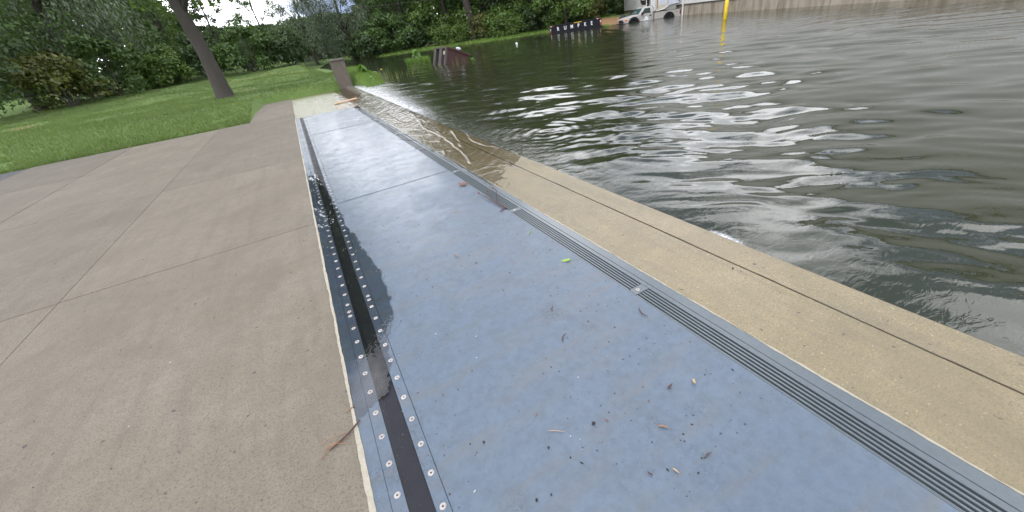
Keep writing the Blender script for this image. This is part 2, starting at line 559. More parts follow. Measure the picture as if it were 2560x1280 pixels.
def ground_z(x, y):
    sd_ = pool_sd(x, y)
    nz = fbm(x * .25 + 31, y * .25 + 7, 3) - .5
    z = np.where(sd_ < 0, np.maximum(sd_ * .25, -.7), .42 * (1 - np.exp(-np.maximum(sd_, 0) / 5.0)) + nz * .18 * sstep(0, 4, sd_)) + ZW
    z = z + .45 * np.exp(-((x - 3.0) ** 2 / 1.2 + (y - 24) ** 2 / 22.0)) * sstep(-.2, .8, sd_)         # grass mound by the wall end
    # slope of orange earth up to the building
    z = z + .42 * sstep(0, 7, sd_) * np.exp(-(((x - 36) / 7) ** 2 + ((y - 42) / 8) ** 2))
    dry = sstep(2.0, 1.2, x)
    zd = -S * y * sstep(60, 20, y) - .03 + .34 * sstep(15.4, 21, y) + nz * .5 * sstep(22, 40, y) + .9 * sstep(30, 75, y)
    z = z * (1 - dry) + zd * dry
    pav = sstep(-9.6, -9.0, x) * sstep(15.6, 15.0, y)
    pav = np.maximum(pav, sstep(-1.6, -1.2, x) * sstep(21.6, 21.2, y) * sstep(2.6, 2.3, x))
    return z * (1 - pav) - .6 * pav
def axis(lo, hi, fine0, fine1, df, dc):
    a = list(np.arange(fine0, fine1, df))
    s = df; v = fine1
    while v < hi:
        a.append(v); s = min(s * 1.15, dc); v += s
    a.append(hi)
    s = df; v = fine0
    while v > lo:
        s = min(s * 1.15, dc); v -= s; a.insert(0, max(v, lo))
    return np.unique(np.round(a, 4))
gx = axis(-600, 700, -14, 46, .35, 60); gy = axis(-500, 900, 13, 70, .35, 60)
X, Y = np.meshgrid(gx, gy)
Z = ground_z(X, Y)
far = sstep(90, 300, np.hypot(X, Y))
Z = Z * (1 - far) + far * 1.0
dirt = np.exp(-(((X - 33) / 4.2) ** 2 + ((Y - 38.5) / 4.5) ** 2)) * .85
for (a, b, r_) in ((19.6, 49.6, 1.6), (17.5, 52.5, 1.3), (23.5, 46.5, 1.0), (25.3, 45.0, .8), (21.5, 48.3, 1.2)):
    dirt = np.maximum(dirt, .6 * np.exp(-((X - a) ** 2 + (Y - b) ** 2) / r_ ** 2))
dirt = np.maximum(dirt, .42 * sstep(.60, .72, fbm(X * .5, Y * .5, 66)) * (X < 1.5))
dirt = np.maximum(dirt, .45 * np.exp(-(((X - 2.7) / .5) ** 2 + ((Y - 19.4) / .5) ** 2)))
ny, nx = X.shape
idx = np.arange(nx * ny).reshape(ny, nx)
quads = lambda ix: np.stack([ix[:-1, :-1], ix[:-1, 1:], ix[1:, 1:], ix[1:, :-1]], -1).reshape(-1, 4)
g = ob('ground', np_mesh('ground', np.stack([X, Y, Z], -1).reshape(-1, 3), quads(idx), True, {'dirt': dirt.ravel()}), MAT['ground'])
tag(g, kind='structure')

# ------------------------------------------------------------ flood water (real waves)
def stretch(n, lo, hi, k):
    t = np.linspace(0, 1, n)
    return lo + (hi - lo) * (np.exp(k * t) - 1) / (math.exp(k) - 1)
wx = 2.258 + stretch(470, 0, 110, 7.2)
wy = np.concatenate([-stretch(150, 0, 70, 6.5)[:0:-1], stretch(760, 0, 120, 4.6)])
X, Y = np.meshgrid(wx, wy)
spx = np.gradient(wx)[None, :]; spy = np.gradient(wy)[:, None]
spc = np.maximum(np.broadcast_to(spx, X.shape), np.broadcast_to(spy, X.shape) * .6)
Z = np.zeros_like(X)
rw = np.random.default_rng(21)
wxp = X + .35 * (fbm(X * .6, Y * .6, 11) - .5) * 2
wyp = Y + .35 * (fbm(X * .6 + 9, Y * .6, 12) - .5) * 2
modA = (.45 + .9 * fbm(X * .22, Y * .22, 5, 3)) * (.75 + .5 * sstep(-6, 6, X - .55 * Y))
dist = np.hypot(X, Y)
for i in range(84):
    lam = .11 * (13 ** rw.random())
    ang = R(44) + rw.normal() * .34          # travel direction
    kx, ky = math.sin(ang) * 2 * math.pi / lam, math.cos(ang) * 2 * math.pi / lam
    slope = .0125 * (lam / .7) ** .12
    Z += slope * lam / (2 * math.pi) * np.sin(kx * wxp + ky * wyp + rw.random() * 6.28) * sstep(2.2, 4.5, lam / spc)
Z *= modA
edge = X - 2.258
Z *= sstep(-.2, 1.3, edge + .25 * np.clip((9 - Y) / 9, 0, 1))
# rings where the current meets the lip, and quick chop in the outflow
for (ax, ay, lam, am, wdt) in ((3.1, 5.2, .17, .0022, 1.2), (2.9, 8.2, .2, .0026, 1.4), (3.9, 3.6, .26, .0024, 1.4)):
    r_ = np.hypot(X - ax, Y - ay)
    Z += am * np.sin(2 * math.pi * r_ / lam) * np.exp(-(r_ / wdt) ** 2) * sstep(2, 4, lam / spc)
outf = sstep(4.2, 7.5, Y) * np.exp(-(edge / (.35 + .03 * Y)) ** 2)
Z += .004 * outf * (fbm(X * 9, Y * 6, 8) - .5) * 2
Z -= .02 * np.exp(-edge / .16) * sstep(5, 9, Y)
farw = sstep(.1, .45, spc) * .55
chop = np.clip(.07 + .70 * np.exp(-(edge / (.25 + .055 * np.clip(Y, 0, 22))) ** 2) * sstep(2.2, 6, Y) + .05 * np.exp(-(edge / .5) ** 2), 0, 1)
foam_glint = np.clip(.80 * sstep(6.5, 10.5, Y) * np.exp(-(edge / (.16 + .085 * np.clip(Y - 5, 0, 15))) ** 2) * (sstep(24, 19, Y)) , 0, 1)  # outflow foam mixed with painted sky glints off the rough water
foam_glint = np.maximum(foam_glint, .85 * np.exp(-((edge - .04) / .06) ** 2) * np.exp(-((Y - 1.45) / .22) ** 2))
foam_glint = np.maximum(foam_glint, .55 * np.exp(-((edge - .02) / .03) ** 2) * sstep(2.2, 3.5, Y))
ny, nx = X.shape
idx = np.arange(nx * ny).reshape(ny, nx)
fq = quads(idx)
cxm = X.ravel()[fq].mean(1); cym = Y.ravel()[fq].mean(1)
fq = fq[pool_sd(cxm, cym) < 1.2]
wobj = ob('flood_water', np_mesh('flood_water', np.stack([X, Y, Z + ZW], -1).reshape(-1, 3), fq, True,
          {'far': farw.ravel(), 'chop': chop.ravel(), 'foam_glint': foam_glint.ravel()}), MAT['water'])
tag(wobj, kind='structure')

# ------------------------------------------------------------ pavement round the gate (gate frame: falls along +Y)
def slab(name, x0, x1, y0, y1, mat, z1=0.0, th=.3, bev=.006, zr=0.0):
    m = MB().box(x0, x1, y0, y1, z1 - th, z1)
    o = ob(name, m, mat, None, (0, 0, 0), (TILT, 0, 0), bev)
    return tag(o, kind='structure')
slab('concrete_pavement', 1.522, 2.015, -6, 21.4, MAT['conc_wet'])
kerb = slab('concrete_kerb', 2.0205, 2.262, -6, 21.4, MAT['conc_wet'], .001, .7)
slab('concrete_pavement', -.337, 1.52, 13.86, 21.4, MAT['conc_wet'], -.001)
yy = -6.0
for i, y1 in enumerate((-2.2, .9, 4.4, 8.0, 11.6, 15.2)):
    for j, (x0, x1) in enumerate(((-2.4, -.341), (-4.5, -2.408), (-6.6, -4.508))):
        slab('concrete_pavement', x0, x1, yy + .006, y1 - .006, MAT['conc_dry'], -.001 - .0015 * ((i * 3 + j * 5) % 3))
    yy = y1
slab('road', -9.4, -6.61, -6, 15.2, MAT['asphalt'], -.012)
slab('concrete_pavement', -1.6, -.341, 15.21, 21.4, MAT['conc_dry'], -.004)

# flood wall at the far end
wl = empty('flood_wall', (2.08, 21.0, -.2))
tag(wl, 'weathered brown wall pier beyond the far end of the gate', 'wall')
ob('pier', MB().box(-.30, .25, 0, .9, -.4, 1.22), MAT['conc_wall'], wl, bevel=.02)
ob('cap', MB().box(-.33, .28, -.03, .93, 1.222, 1.30), MAT['conc_wall'], wl, bevel=.015)

# ------------------------------------------------------------ the flood gate lying flat
gate = empty('flood_gate', (0, 0, 0), (TILT, 0, 0))
tag(gate, 'long blue grey painted steel flood gate lying flat in the concrete', 'flood gate')
ob('tray', MB().box(-.336, 1.518, -5.8, 13.85, -.16, -.05), MAT['tray'], gate)
ys = [-5.78, -.52, 4.80, 10.15, 13.84]
def plate(name, x0, x1, y0, y1, z, dish, nxp, nyp, mat, parent, depth=.045):
    # gently dished plate so that the film of water lies unevenly
    PX, PY = np.meshgrid(np.linspace(x0, x1, nxp), np.linspace(y0, y1, nyp))
    PZ = z + dish * (fbm(PX * 1.1 + 3, PY * .9, 17) - .5)
    top = np.stack([PX, PY, PZ], -1).reshape(-1, 3)
    ix = np.arange(PX.size).reshape(PX.shape)
    q = quads(ix)
    rim = np.concatenate([ix[0, :], ix[1:, -1], ix[-1, -2::-1], ix[-2:0:-1, 0]])
    bot = top[rim].copy(); bot[:, 2] = z - depth
    nb_ = len(top); nr = len(rim)
    side = np.stack([rim, nb_ + np.arange(nr), nb_ + (np.arange(nr) + 1) % nr, np.roll(rim, -1)], -1)
    return ob(name, np_mesh(name, np.concatenate([top, bot]), np.concatenate([q, side]), False), mat, parent)
for a, b in zip(ys[:-1], ys[1:]):
    plate('deck_panel', -.0795, 1.312, a + .002, b - .002, 0, .0035, 30, 80, MAT['deck'], gate)
for y in ys[1:-1]:
    plate('seam_strip', -.07, 1.305, y + .03, y + .15, .0034, .0035, 30, 4, MAT['deck'], gate, .003)
plate('hinge_flange', -.1325, -.0815, -5.8, 13.85, .003, .0015, 3, 200, MAT['flange'], gate)
plate('hinge_flange', -.275, -.2215, -5.8, 13.85, .003, .0015, 3, 200, MAT['flange'], gate)
plate('frame_plate', -.334, -.2770, -5.8, 13.85, .001, .0015, 3, 200, MAT['flange'], gate)
ob('rubber_strip', MB().prism([(-.2215, -.02), (-.1325, -.02), (-.1345, -.006), (-.150, -.007), (-.2, -.0065), (-.2205, .001)], 'y', -5.8, 13.85), MAT['rubber'], gate)
# washers with a screw hole
def washer_mesh(r0, r1, h, n=18):
    m = MB()
    vs = []
    for (r, z) in ((r1, 0), (r1 * .97, h), (r0, h * .8), (r0, -h)):
        vs += [(r * math.cos(2 * math.pi * k / n), r * math.sin(2 * math.pi * k / n), z) for k in range(n)]
    fs = [(i * n + k, i * n + (k + 1) % n, (i + 1) * n + (k + 1) % n, (i + 1) * n + k) for i in range(3) for k in range(n)]
    return m.add(vs, fs).mesh('washer')
wm = washer_mesh(.0042, .0135, .0022)
hm = MB().tube([(0, 0, -.001), (0, 0, .0013)], .0046, 10).mesh('screw')
wm.materials.append(MAT['washer']); hm.materials.append(MAT['dark'])
def washer(x, y, parent, z=.003, s=1):
    o = ob('washer', wm, None, parent, (x, y, z), (0, 0, random.random()))
    o.scale = (s, s, 1)
    h = ob('screw', hm, None, o)
for k in range(-2, 78): washer(-.105 + random.gauss(0, .0006), .885 + .1518 * k, gate)
for k in range(-2, 78): washer(-.2465 + random.gauss(0, .0006), 1.030 + .1515 * k, gate)
washer(-.105, 2.50, gate); washer(-.2465, 2.45, gate)

# drain grate along the flood side
gr = empty('drain_grate', (0, 0, 0), (TILT, 0, 0))
tag(gr, 'grey slotted drain grate along the edge of the blue deck', 'drain grate')
ob('edge_plate', MB().box(1.456, 1.5195, -5.8, 13.85, -.05, .0015), MAT['grate'], gr, bevel=.002)
ob('edge_lip', MB().box(1.3135, 1.3185, -5.8, 13.85, -.05, .0005), MAT['grate'], gr)
bars = [(1.3195, 1.3255), (1.3375, 1.3470), (1.3590, 1.3685), (1.3805, 1.3900), (1.4020, 1.4115), (1.4245, 1.4525)]
by = [1.388 + 1.66 * k for k in range(-5, 9)]
segs = []
for a, b in zip(by[:-1], by[1:]):
    if b > 13.9: break
    segs.append((a + .035, b - .035))
bar_cache = {}
for a, b in segs:
    for j, (x0, x1) in enumerate(bars):
        y0, y1 = (a, b) if j < 5 else (a - .034, b + .034)
        key = (j, round(y1 - y0, 3))
        if key not in bar_cache:
            n = 44
            t = np.linspace(0, y1 - y0, n)
            w0 = .0009 * (fbm(t * 16, t * 0 + j * 7.7, 33 + j) - .5) * 2
            w1 = .0009 * (fbm(t * 16, t * 0 + j * 9.1 + 40, 34 + j) - .5) * 2
            vs = []
            for i in range(n):
                vs += [(x0 + w0[i], t[i], -.045), (x1 + w1[i], t[i], -.045), (x1 + w1[i], t[i], 0), (x0 + w0[i], t[i], 0)]
            fs = [(4 * i + q, 4 * i + (q + 1) % 4, 4 * i + 4 + (q + 1) % 4, 4 * i + 4 + q) for i in range(n - 1) for q in range(4)]
            fs += [(3, 2, 1, 0), (4 * n - 4, 4 * n - 3, 4 * n - 2, 4 * n - 1)]
            bar_cache[key] = MB().add(vs, fs).mesh('grate_bar')
        ob('grate_bar', bar_cache[key], MAT['grate'], gr, (0, y0, 0))
brm = MB().box(1.3195, 1.4215, -.031, .031, -.05, .0018).mesh('bracket')
for y in by:
    if y > 13.7: break
    b = ob('bracket', brm, MAT['grate'], gr, (0, y, 0), bevel=.0015)
    washer(1.361, 0, b, .0018, .95)
def ragged(name, xa, xb, y0, y1, z, seed, parent, mat):
    n = int((y1 - y0) / .012)
    t = np.linspace(y0, y1, n)
    wob = (fbm(t * 5, t * 0 + seed, seed) - .5) * .012 + (fbm(t * 28, t * 0 + seed, seed + 3) - .5) * .006
    wob2 = (fbm(t * 5 + 50, t * 0 + seed, seed + 5) - .5) * .014 + (fbm(t * 30, t * 0, seed + 7) - .5) * .006
    L_ = np.stack([xa + wob, t, np.full(n, z - .004)], -1); Lt = np.stack([xa + wob, t, np.full(n, z)], -1)
    Rt = np.stack([xb + wob2, t, np.full(n, z)], -1); R_ = np.stack([xb + wob2, t, np.full(n, z - .004)], -1)
    V = np.stack([L_, Lt, Rt, R_], 1).reshape(-1, 3)
    F = np.array([(4 * i + q, 4 * i + q + 1, 4 * i + 5 + q, 4 * i + 4 + q) for i in range(n - 1) for q in range(3)])
    return ob(name, np_mesh(name, V, F), mat, parent)
MAT['joint'] = plain('joint_dirt', (.075, .064, .05), .8, 0, .5, 40)
ragged('joint_filler', 2.0160, 2.0200, -5.9, 21.3, .0032, 9, kerb, MAT['joint'])
ragged('sealant_bead', 1.5185, 1.5240, -5.8, 13.8, .0035, 3, gr, MAT['sealant'])
ragged('sealant_bead', -.352, -.334, -5.8, 13.8, .004, 5, gate, MAT['sealant'])

# ------------------------------------------------------------ overflow running over the concrete
ox = np.linspace(1.02, 2.26, 130)
oy = np.concatenate([np.arange(2.6, 9, .022), np.arange(9, 21.3, .05)])
X, Y = np.meshgrid(ox, oy)
dep = np.clip(ZW + S * Y, -.02, 1)                   # depth at the kerb edge
t = np.clip((2.26 - X) / .8, 0, 1)
base = dep * (1 - .80 * sstep(0, .75, t)) + .004
patch = fbm(X * 2.2 + 5, Y * 1.5, 41, 5)
base = base + .010 * (patch - .5) - .010 * sstep(1.45, 1.15, X) - .0075 * sstep(4.6, 2.9, Y) - .012 * sstep(1.3, 1.05, X)
u = (X * .62 + Y * .38) ; v = (Y * .62 - X * .78)
CUR = [[(1.99, 10.37), (2.03, 9.03), (1.92, 8.02), (1.86, 7.34), (1.89, 6.67), (1.83, 5.91), (1.73, 5.31), (1.65, 4.85)], [(2.32, 6.58), (2.16, 6.03), (2.12, 5.55), (2.19, 5.14)], [(1.25, 8.7), (1.4, 7.89), (1.63, 7.28), (1.78, 7.16)],
       [(2.13, 9.63), (2.04, 9.0), (2.08, 8.5)], [(1.47, 11.64), (1.73, 11.09), (1.68, 9.69), (1.72, 8.89)], [(1.09, 10.58), (1.49, 10.38), (1.69, 9.52)], [(1.34, 8.91), (1.59, 9.27), (1.69, 9.38)], [(1.31, 8.37), (1.53, 8.46), (1.73, 7.94)],
       [(1.95, 7.3), (1.86, 6.42), (1.86, 6.01)], [(1.62, 5.89), (1.54, 5.58), (1.44, 5.41)], [(2.15, 6.97), (2.0, 6.19), (1.89, 5.75)], [(1.46, 4.23), (1.76, 4.29), (1.9, 4.01)], [(1.44, 3.88), (1.68, 3.91), (1.85, 3.63)],
       [(1.52, 4.49), (1.74, 4.56), (1.93, 4.38)], [(1.93, 3.97), (1.91, 3.56), (1.72, 3.14)], [(1.27, 14.67), (1.56, 13.99), (1.98, 13.54)], [(1.19, 13.12), (1.54, 12.72), (1.97, 12.23)],
       [(1.2, 16.5), (1.6, 15.9), (2.1, 15.2)], [(1.2, 18.2), (1.7, 17.6), (2.15, 17.1)], [(1.3, 7.5), (1.5, 7.0), (1.75, 6.5)], [(1.3, 6.4), (1.45, 6.1), (1.7, 5.7)]]
wobx = X + .05 * (fbm(X * 4, Y * 2.2, 43) - .5) * 2 + .016 * (fbm(X * 18, Y * 9, 44) - .5) * 2
woby = Y + .10 * (fbm(X * 4 + 9, Y * 2.2, 45) - .5) * 2
ridge = np.zeros_like(X)
for c_ in CUR:
    dmin = np.full(X.shape, 9.0)
    for (ax, ay), (bx, by_) in zip(c_[:-1], c_[1:]):
        ex, ey = bx - ax, by_ - ay
        tt = np.clip(((wobx - ax) * ex + (woby - ay) * ey) / (ex * ex + ey * ey), 0, 1)
        dmin = np.minimum(dmin, np.hypot(wobx - ax - tt * ex, (woby - ay - tt * ey) * .5))
    wd_ = .006 + .0008 * np.clip(Y, 3, 14) + .012 * (vnoise(X * 6, Y * 3, 47) - .35)
    ridge = np.maximum(ridge, np.exp(-(dmin / np.maximum(wd_, .004)) ** 2))
act = sstep(3.0, 5.0, Y)
wav = 1 - np.abs(2 * fbm(v * 3.2 + 7, u * 1.3, 52, 4) - 1)
base = base + act * (.008 * ridge + .006 * wav ** 3) + .002 * act * np.sin(v * 30 + 18 * patch) * patch
base = base + .014 * (fbm(X * 3.1 + 2, Y * 1.9, 48, 3) - .5) * sstep(5.5, 4.0, Y)
micro = sstep(.92, 1.0, 1 - np.abs(2 * fbm(v * 15 + 3, u * 7, 91, 3) - 1)) * sstep(2.2, 3.0, Y) * sstep(6.5, 4.2, Y)
base = base + .0015 * micro
base = base - .03 * sstep(1.475, 1.44, X) * (1 - .85 * ridge)
foam_glint = np.clip((.20 * sstep(.45, .75, vnoise(X * 13, Y * 7, 49))) * ridge + .5 * micro, 0, 1)  # painted highlight lines on the streak ridges and fine ripples
foam_glint = np.maximum(foam_glint, .5 * sstep(11, 18, Y) * sstep(1.6, 2.1, X))
base = np.where(X > 2.25, ZW + S * Y + .001, base)
ny, nx = X.shape
idx = np.arange(nx * ny).reshape(ny, nx)
fq = quads(idx)
hz = base.ravel()[fq].max(1)
fq = fq[hz > -.002]
so = ob('overflow_water', np_mesh('overflow_water', np.stack([X, Y, base], -1).reshape(-1, 3), fq, True, {'foam_glint': foam_glint.ravel(), 'dep': np.clip(base.ravel() / .03, 0, 1)}), MAT['sheet'], None, (0, 0, 0), (TILT, 0, 0))
tag(so, kind='structure')
# puddle over the hinge line
pyv = np.linspace(1.5, 6.5, 620); pxv = np.linspace(-.335, .12, 130)
X, Y = np.meshgrid(pxv, pyv)
edge_x = np.interp(Y, [1.45, 1.58, 1.8, 2.0, 2.15, 2.4, 2.8, 3.2, 3.7, 4.3, 5.2, 6.5], [-.40, -.16, -.085, -.075, -.02, .03, .035, .01, -.03, -.07, -.12, -.20])
ins = edge_x + .05 * (fbm(X * 9, Y * 7, 61) - .5) + .05 * (fbm(X * 34, Y * 26, 62) - .5) - X
fq = quads(np.arange(X.size).reshape(X.shape))
fq = fq[ins.ravel()[fq].min(1) > 0]
pz = np.where((X > -.223) & (X < -.131), .0042, .0042) 
po = ob('puddle', np_mesh('puddle', np.stack([X, Y, pz], -1).reshape(-1, 3), fq, True), MAT['puddle'], None, (0, 0, 0), (TILT, 0, 0))
tag(po, kind='structure')

# ------------------------------------------------------------ building on the right
bd = empty('building', (35.896, 31.035, ZW), (0, 0, math.atan2(-.9284, -.3715)))
tag(bd, 'large beige metal clad hall on a stained concrete base', 'building')
def siding_mat():
    k = NT('siding_beige')
    c = k.mix(k.noise(.5, 5, .6), (.58, .565, .53), (.66, .645, .61))
    c = k.mix(k.ramp(k.noise(1, 5, .7, vec=k.coord((3, 3, .3))), [(.5, 0), (.8, .4)]), c, (.44, .42, .37))
    k.set(Base_Color=c, Roughness=.45)
    return k.m
def stained_mat():
    k = NT('stained_concrete')
    c = k.mix(k.noise(1.2, 6, .65), (.32, .265, .19), (.50, .45, .36))
    st = k.noise(1, 6, .7, .5, vec=k.coord((1.6, 1, .35)))
    c = k.mix(k.ramp(st, [(.42, 0), (.66, .85)]), c, (.17, .125, .075))
    c = k.mix(k.ramp(k.noise(1, 4, .6, vec=k.coord((3, 1, .2), (0, 0, 0), (4, 4, 4))), [(.55, 0), (.7, .7)]), c, (.46, .43, .37))
    k.set(Base_Color=c, Roughness=.85, Normal=k.bump(k.noise(9, 5), .3, .02))
    return k.m
MAT['siding'] = siding_mat(); MAT['stained'] = stained_mat()
MAT['trim'] = plain('trim_brown', (.085, .07, .055), .5)
MAT['roof'] = plain('roof_metal', (.30, .29, .27), .5)
MAT['white'] = plain('white_paint', (.72, .71, .69), .4, 0, .1, 3)
ob('concrete_base', MB().box(-16.4, 62, .02, .4, -1.2, .845), MAT['stained'], bd)
ob('trim', MB().box(-16.45, 62.02, -.04, .3, .85, .925), MAT['trim'], bd)
pw = 1.2
pm = MB()
prof = []
for k in range(6):
    x0 = k * pw / 6
    prof += [(x0, .0), (x0 + .10, .0), (x0 + .125, -.035), (x0 + .165, -.035), (x0 + .19, 0)]
prof = prof + [(pw, 0)]
pm.add([(x, y, z) for z in (.93, 9.6) for x, y in prof], [(i, i + 1, len(prof) + i + 1, len(prof) + i) for i in range(len(prof) - 1)])
pmesh = pm.mesh('siding_panel')
for k in range(65):
    ob('siding_panel', pmesh, MAT['siding'], bd, (-16.45 + k * pw, .0, 0))
ob('end_wall', MB().box(-16.44, -16.2, .01, 22, -.2, 9.6), MAT['siding'], bd)
ob('corner_trim', MB().box(-16.53, -16.40, -.06, .1, .93, 9.6), MAT['white'], bd)
ob('roof', MB().prism([(-.4, 9.55), (-.4, 9.75), (11, 12.2), (22.4, 9.75), (22.4, 9.55)], 'x', -16.9, 62.4), MAT['roof'], bd)
ob('back_wall', MB().box(-16.2, 62, 21.7, 22, -.2, 9.6), MAT['siding'], bd)
ds = MB().tube([(.05, -.12, -.8), (.05, -.12, 3.2)], .075, 10)
dsp = ob('downspout', ds, MAT['white'], bd)

# ------------------------------------------------------------ roll-off container with letters
ct = empty('waste_container', (24.285, 37.79, ZW), (0, R(-1.5), math.atan2(-.5798, .8148)))
tag(ct, 'long black steel waste container with white letters standing in the flood', 'container')
MAT['cont'] = plain('container_black', (.012, .0115, .016), .6, 0, .25, 2, 0, .2)
MAT['red'] = plain('tape_red', (.42, .012, .03), .4)
MAT['tapew'] = plain('tape_white', (.80, .80, .80), .4)
MAT['yel'] = plain('label_yellow', (.65, .40, .02), .5)
MAT['letter'] = plain('letter_white', (.80, .83, .85), .5, 0, .06)
CL, CD, CZ = 5.15, 2.3, .68
ob('side_wall', MB().box(0, CL, 0, .05, -.9, CZ - .07), MAT['cont'], ct)
ob('side_wall', MB().box(0, CL, CD - .05, CD, -.9, CZ - .07), MAT['cont'], ct)
ob('end_wall', MB().box(-.01, .04, .05, CD - .05, -.9, CZ - .07), MAT['cont'], ct)
ob('end_wall', MB().box(CL - .04, CL + .01, .05, CD - .05, -.9, CZ - .07), MAT['cont'], ct)
ob('floor', MB().box(.04, CL - .04, .05, CD - .05, -.9, -.8), MAT['cont'], ct)
m = MB()
m.box(-.03, CL + .03, -.035, .07, CZ - .068, CZ); m.box(-.03, CL + .03, CD - .07, CD + .035, CZ - .068, CZ)
m.box(-.032, .06, .071, CD - .071, CZ - .066, CZ - .002); m.box(CL - .06, CL + .032, .071, CD - .071, CZ - .066, CZ - .002)
ob('top_rail', m, MAT['cont'], ct, bevel=.008)
for k in range(8):
    ob('rib', MB().box(.02 + k * .72, .075 + k * .72, -.05, -.001, -.9, CZ - .072), MAT['cont'], ct)
for y in (.35, .85): ob('end_post', MB().box(-.07, -.012, y, y + .12, -.9, CZ - .07), MAT['cont'], ct)
for y in (.42, .9): ob('tape', MB().box(-.076, -.0715, y - .03, y + .03, .12, .5), MAT['tapew'], ct)
for x, o_ in ((.045, 0), (CL - .085, .03)):
    ob('tape', MB().box(x - .03, x + .03, -.058, -.0515, .30 + o_, .46 + o_), MAT['tapew'], ct)
    ob('tape', MB().box(x - .03, x + .03, -.058, -.0515, .06, .297 + o_), MAT['red'], ct)
for x0, x1, mt in ((.02, .17, 'tapew'), (.175, .40, 'red'), (CL - .42, CL - .30, 'tapew'), (CL - .295, CL - .03, 'red')):
    ob('tape', MB().box(x0, x1, -.041, -.0355, CZ - .06, CZ - .008), MAT[mt], ct)
for x0, x1 in ((2.45, 2.72), (2.76, 3.2)):
    ob('sticker', MB().box(x0, x1, -.041, -.0355, CZ - .062, CZ + .004), MAT['yel'], ct)
dg = bpy.context.evaluated_depsgraph_get()
def letter(ch, size, mat, parent, loc, rot):
    cu = bpy.data.curves.new('letter', 'FONT')
    cu.body = ch; cu.size = size; cu.extrude = .006; cu.offset = .006; cu.align_x = 'CENTER'
    t_ = bpy.data.objects.new('letter_tmp', cu)
    C.objects.link(t_)
    bpy.context.view_layer.update()
    me = bpy.data.meshes.new_from_object(t_.evaluated_get(bpy.context.evaluated_depsgraph_get()))
    bpy.data.objects.remove(t_)
    me.materials.clear()
    o = ob('letter', me, mat, parent, loc, rot)
    return o
for ch, sx in zip('RUMPKE', (.80, 1.53, 2.20, 2.87, 3.55, 4.19)):
    lo = letter(ch, .47, MAT['letter'], ct, (sx, -.062, .21), (R(90), 0, 0))
    lo.scale = (.78, 1, 1)

# ------------------------------------------------------------ pickup truck standing in the water
MAT['paint'] = plain('truck_paint', (.52, .50, .465), .35, .2, .06, 2)
MAT['black_pl'] = plain('black_plastic', (.012, .012, .014), .5)
def glass_m(name, col):
    k = NT(name)
    k.set(Base_Color=col, Roughness=.05)
    k.p.inputs['Specular IOR Level'].default_value = .9
    return k.m
MAT['wind'] = glass_m('windshield_glass', (.055, .095, .095))
MAT['glass'] = glass_m('side_glass', (.02, .035, .035))
MAT['orange'] = plain('lamp_orange', (.75, .18, .03), .25)
MAT['lamp'] = plain('lamp_clear', (.55, .56, .55), .15)
MAT['tail'] = plain('lamp_red', (.22, .008, .012), .2)
MAT['tyre'] = plain('tyre_rubber', (.012, .012, .013), .7)
MAT['chrome'] = plain('chrome', (.6, .6, .6), .2, .8)
tr = empty('pickup_truck', (31.4555, 32.6006, ZW), (0, 0, math.atan2(-.3163, .9487)))
tag(tr, 'silver pickup truck flooded up to its sills beside the beige hall', 'truck')
def arc(cx_, cz_, r, a0, a1, n=9):
    return [(cx_ + r * math.cos(R(a0 + (a1 - a0) * i / (n - 1))), cz_ + r * math.sin(R(a0 + (a1 - a0) * i / (n - 1)))) for i in range(n)]
FW, RW_, WZ = -.56, 3.2, -.15
frontbody = [(-1.42, -.25), (-1.5, .10), (-1.5, .30), (-1.42, .38), (-.95, .50), (-.2, .59), (.0, .61), (1.52, .60), (1.52, -.28), (.1, -.28)] + arc(FW, WZ, .53, -5, 185) + [(-1.15, -.25)]
W = 1.9
ob('body', MB().prism(frontbody, 'y', 0, W), MAT['paint'], tr, bevel=.05)
bedside = [(1.56, .55), (4.40, .58), (4.44, .5), (4.44, -.1), (4.36, -.25), (3.8, -.25)] + arc(RW_, WZ, .55, -5, 185) + [(2.5, -.28), (1.56, -.28)]
ob('bed_side', MB().prism(bedside, 'y', 0, .09), MAT['paint'], tr, bevel=.02)
ob('bed_side', MB().prism(bedside, 'y', W - .09, W), MAT['paint'], tr, bevel=.02)
ob('bed_floor', MB().box(1.56, 4.4, .09, W - .09, .0, .08), MAT['black_pl'], tr)
ob('tailgate', MB().box(4.36, 4.43, .1, W - .1, .0, .56), MAT['paint'], tr, bevel=.015)
ob('rear_bumper', MB().box(4.45, 4.62, .05, W - .05, -.1, .12), MAT['chrome'], tr, bevel=.03)
lo4 = [(-.02, .06), (1.50, .06), (1.50, W - .06), (-.02, W - .06)]
hi4 = [(.52, .24), (1.42, .24), (1.42, W - .24), (.52, W - .24)]
cab = ob('cab', MB().hexa([(x, y, .60) for x, y in lo4], [(x, y, 1.13) for x, y in hi4]), MAT['paint'], tr, bevel=.05)
ob('roof', MB().hexa([(x, y, 1.12) for x, y in hi4], [(.62, .32, 1.19), (1.36, .32, 1.19), (1.36, W - .32, 1.19), (.62, W - .32, 1.19)]), MAT['paint'], tr, bevel=.02)
def face_pt(a, b, c, d, u, v, off):
    p = (Vector(a) * (1 - u) + Vector(b) * u) * (1 - v) + (Vector(d) * (1 - u) + Vector(c) * u) * v
    n = (Vector(b) - Vector(a)).cross(Vector(d) - Vector(a)).normalized()
    return p + n * off
def pane(name, q, uvs, off, mat, parent):
    f0 = [face_pt(*q, u, v, off) for u, v in uvs]; f1 = [face_pt(*q, u, v, off - .02) for u, v in uvs]
    return ob(name, MB().hexa(f1, f0), mat, parent)
A, B_, C_, D_ = [(x, y, .60) for x, y in lo4]; A2, B2, C2, D2 = [(x, y, 1.13) for x, y in hi4]
pane('side_window', (A, B_, B2, A2), [(.17, .06), (.83, .06), (.80, .86), (.22, .86), (.05, .2)][:4], .006, MAT['glass'], tr)
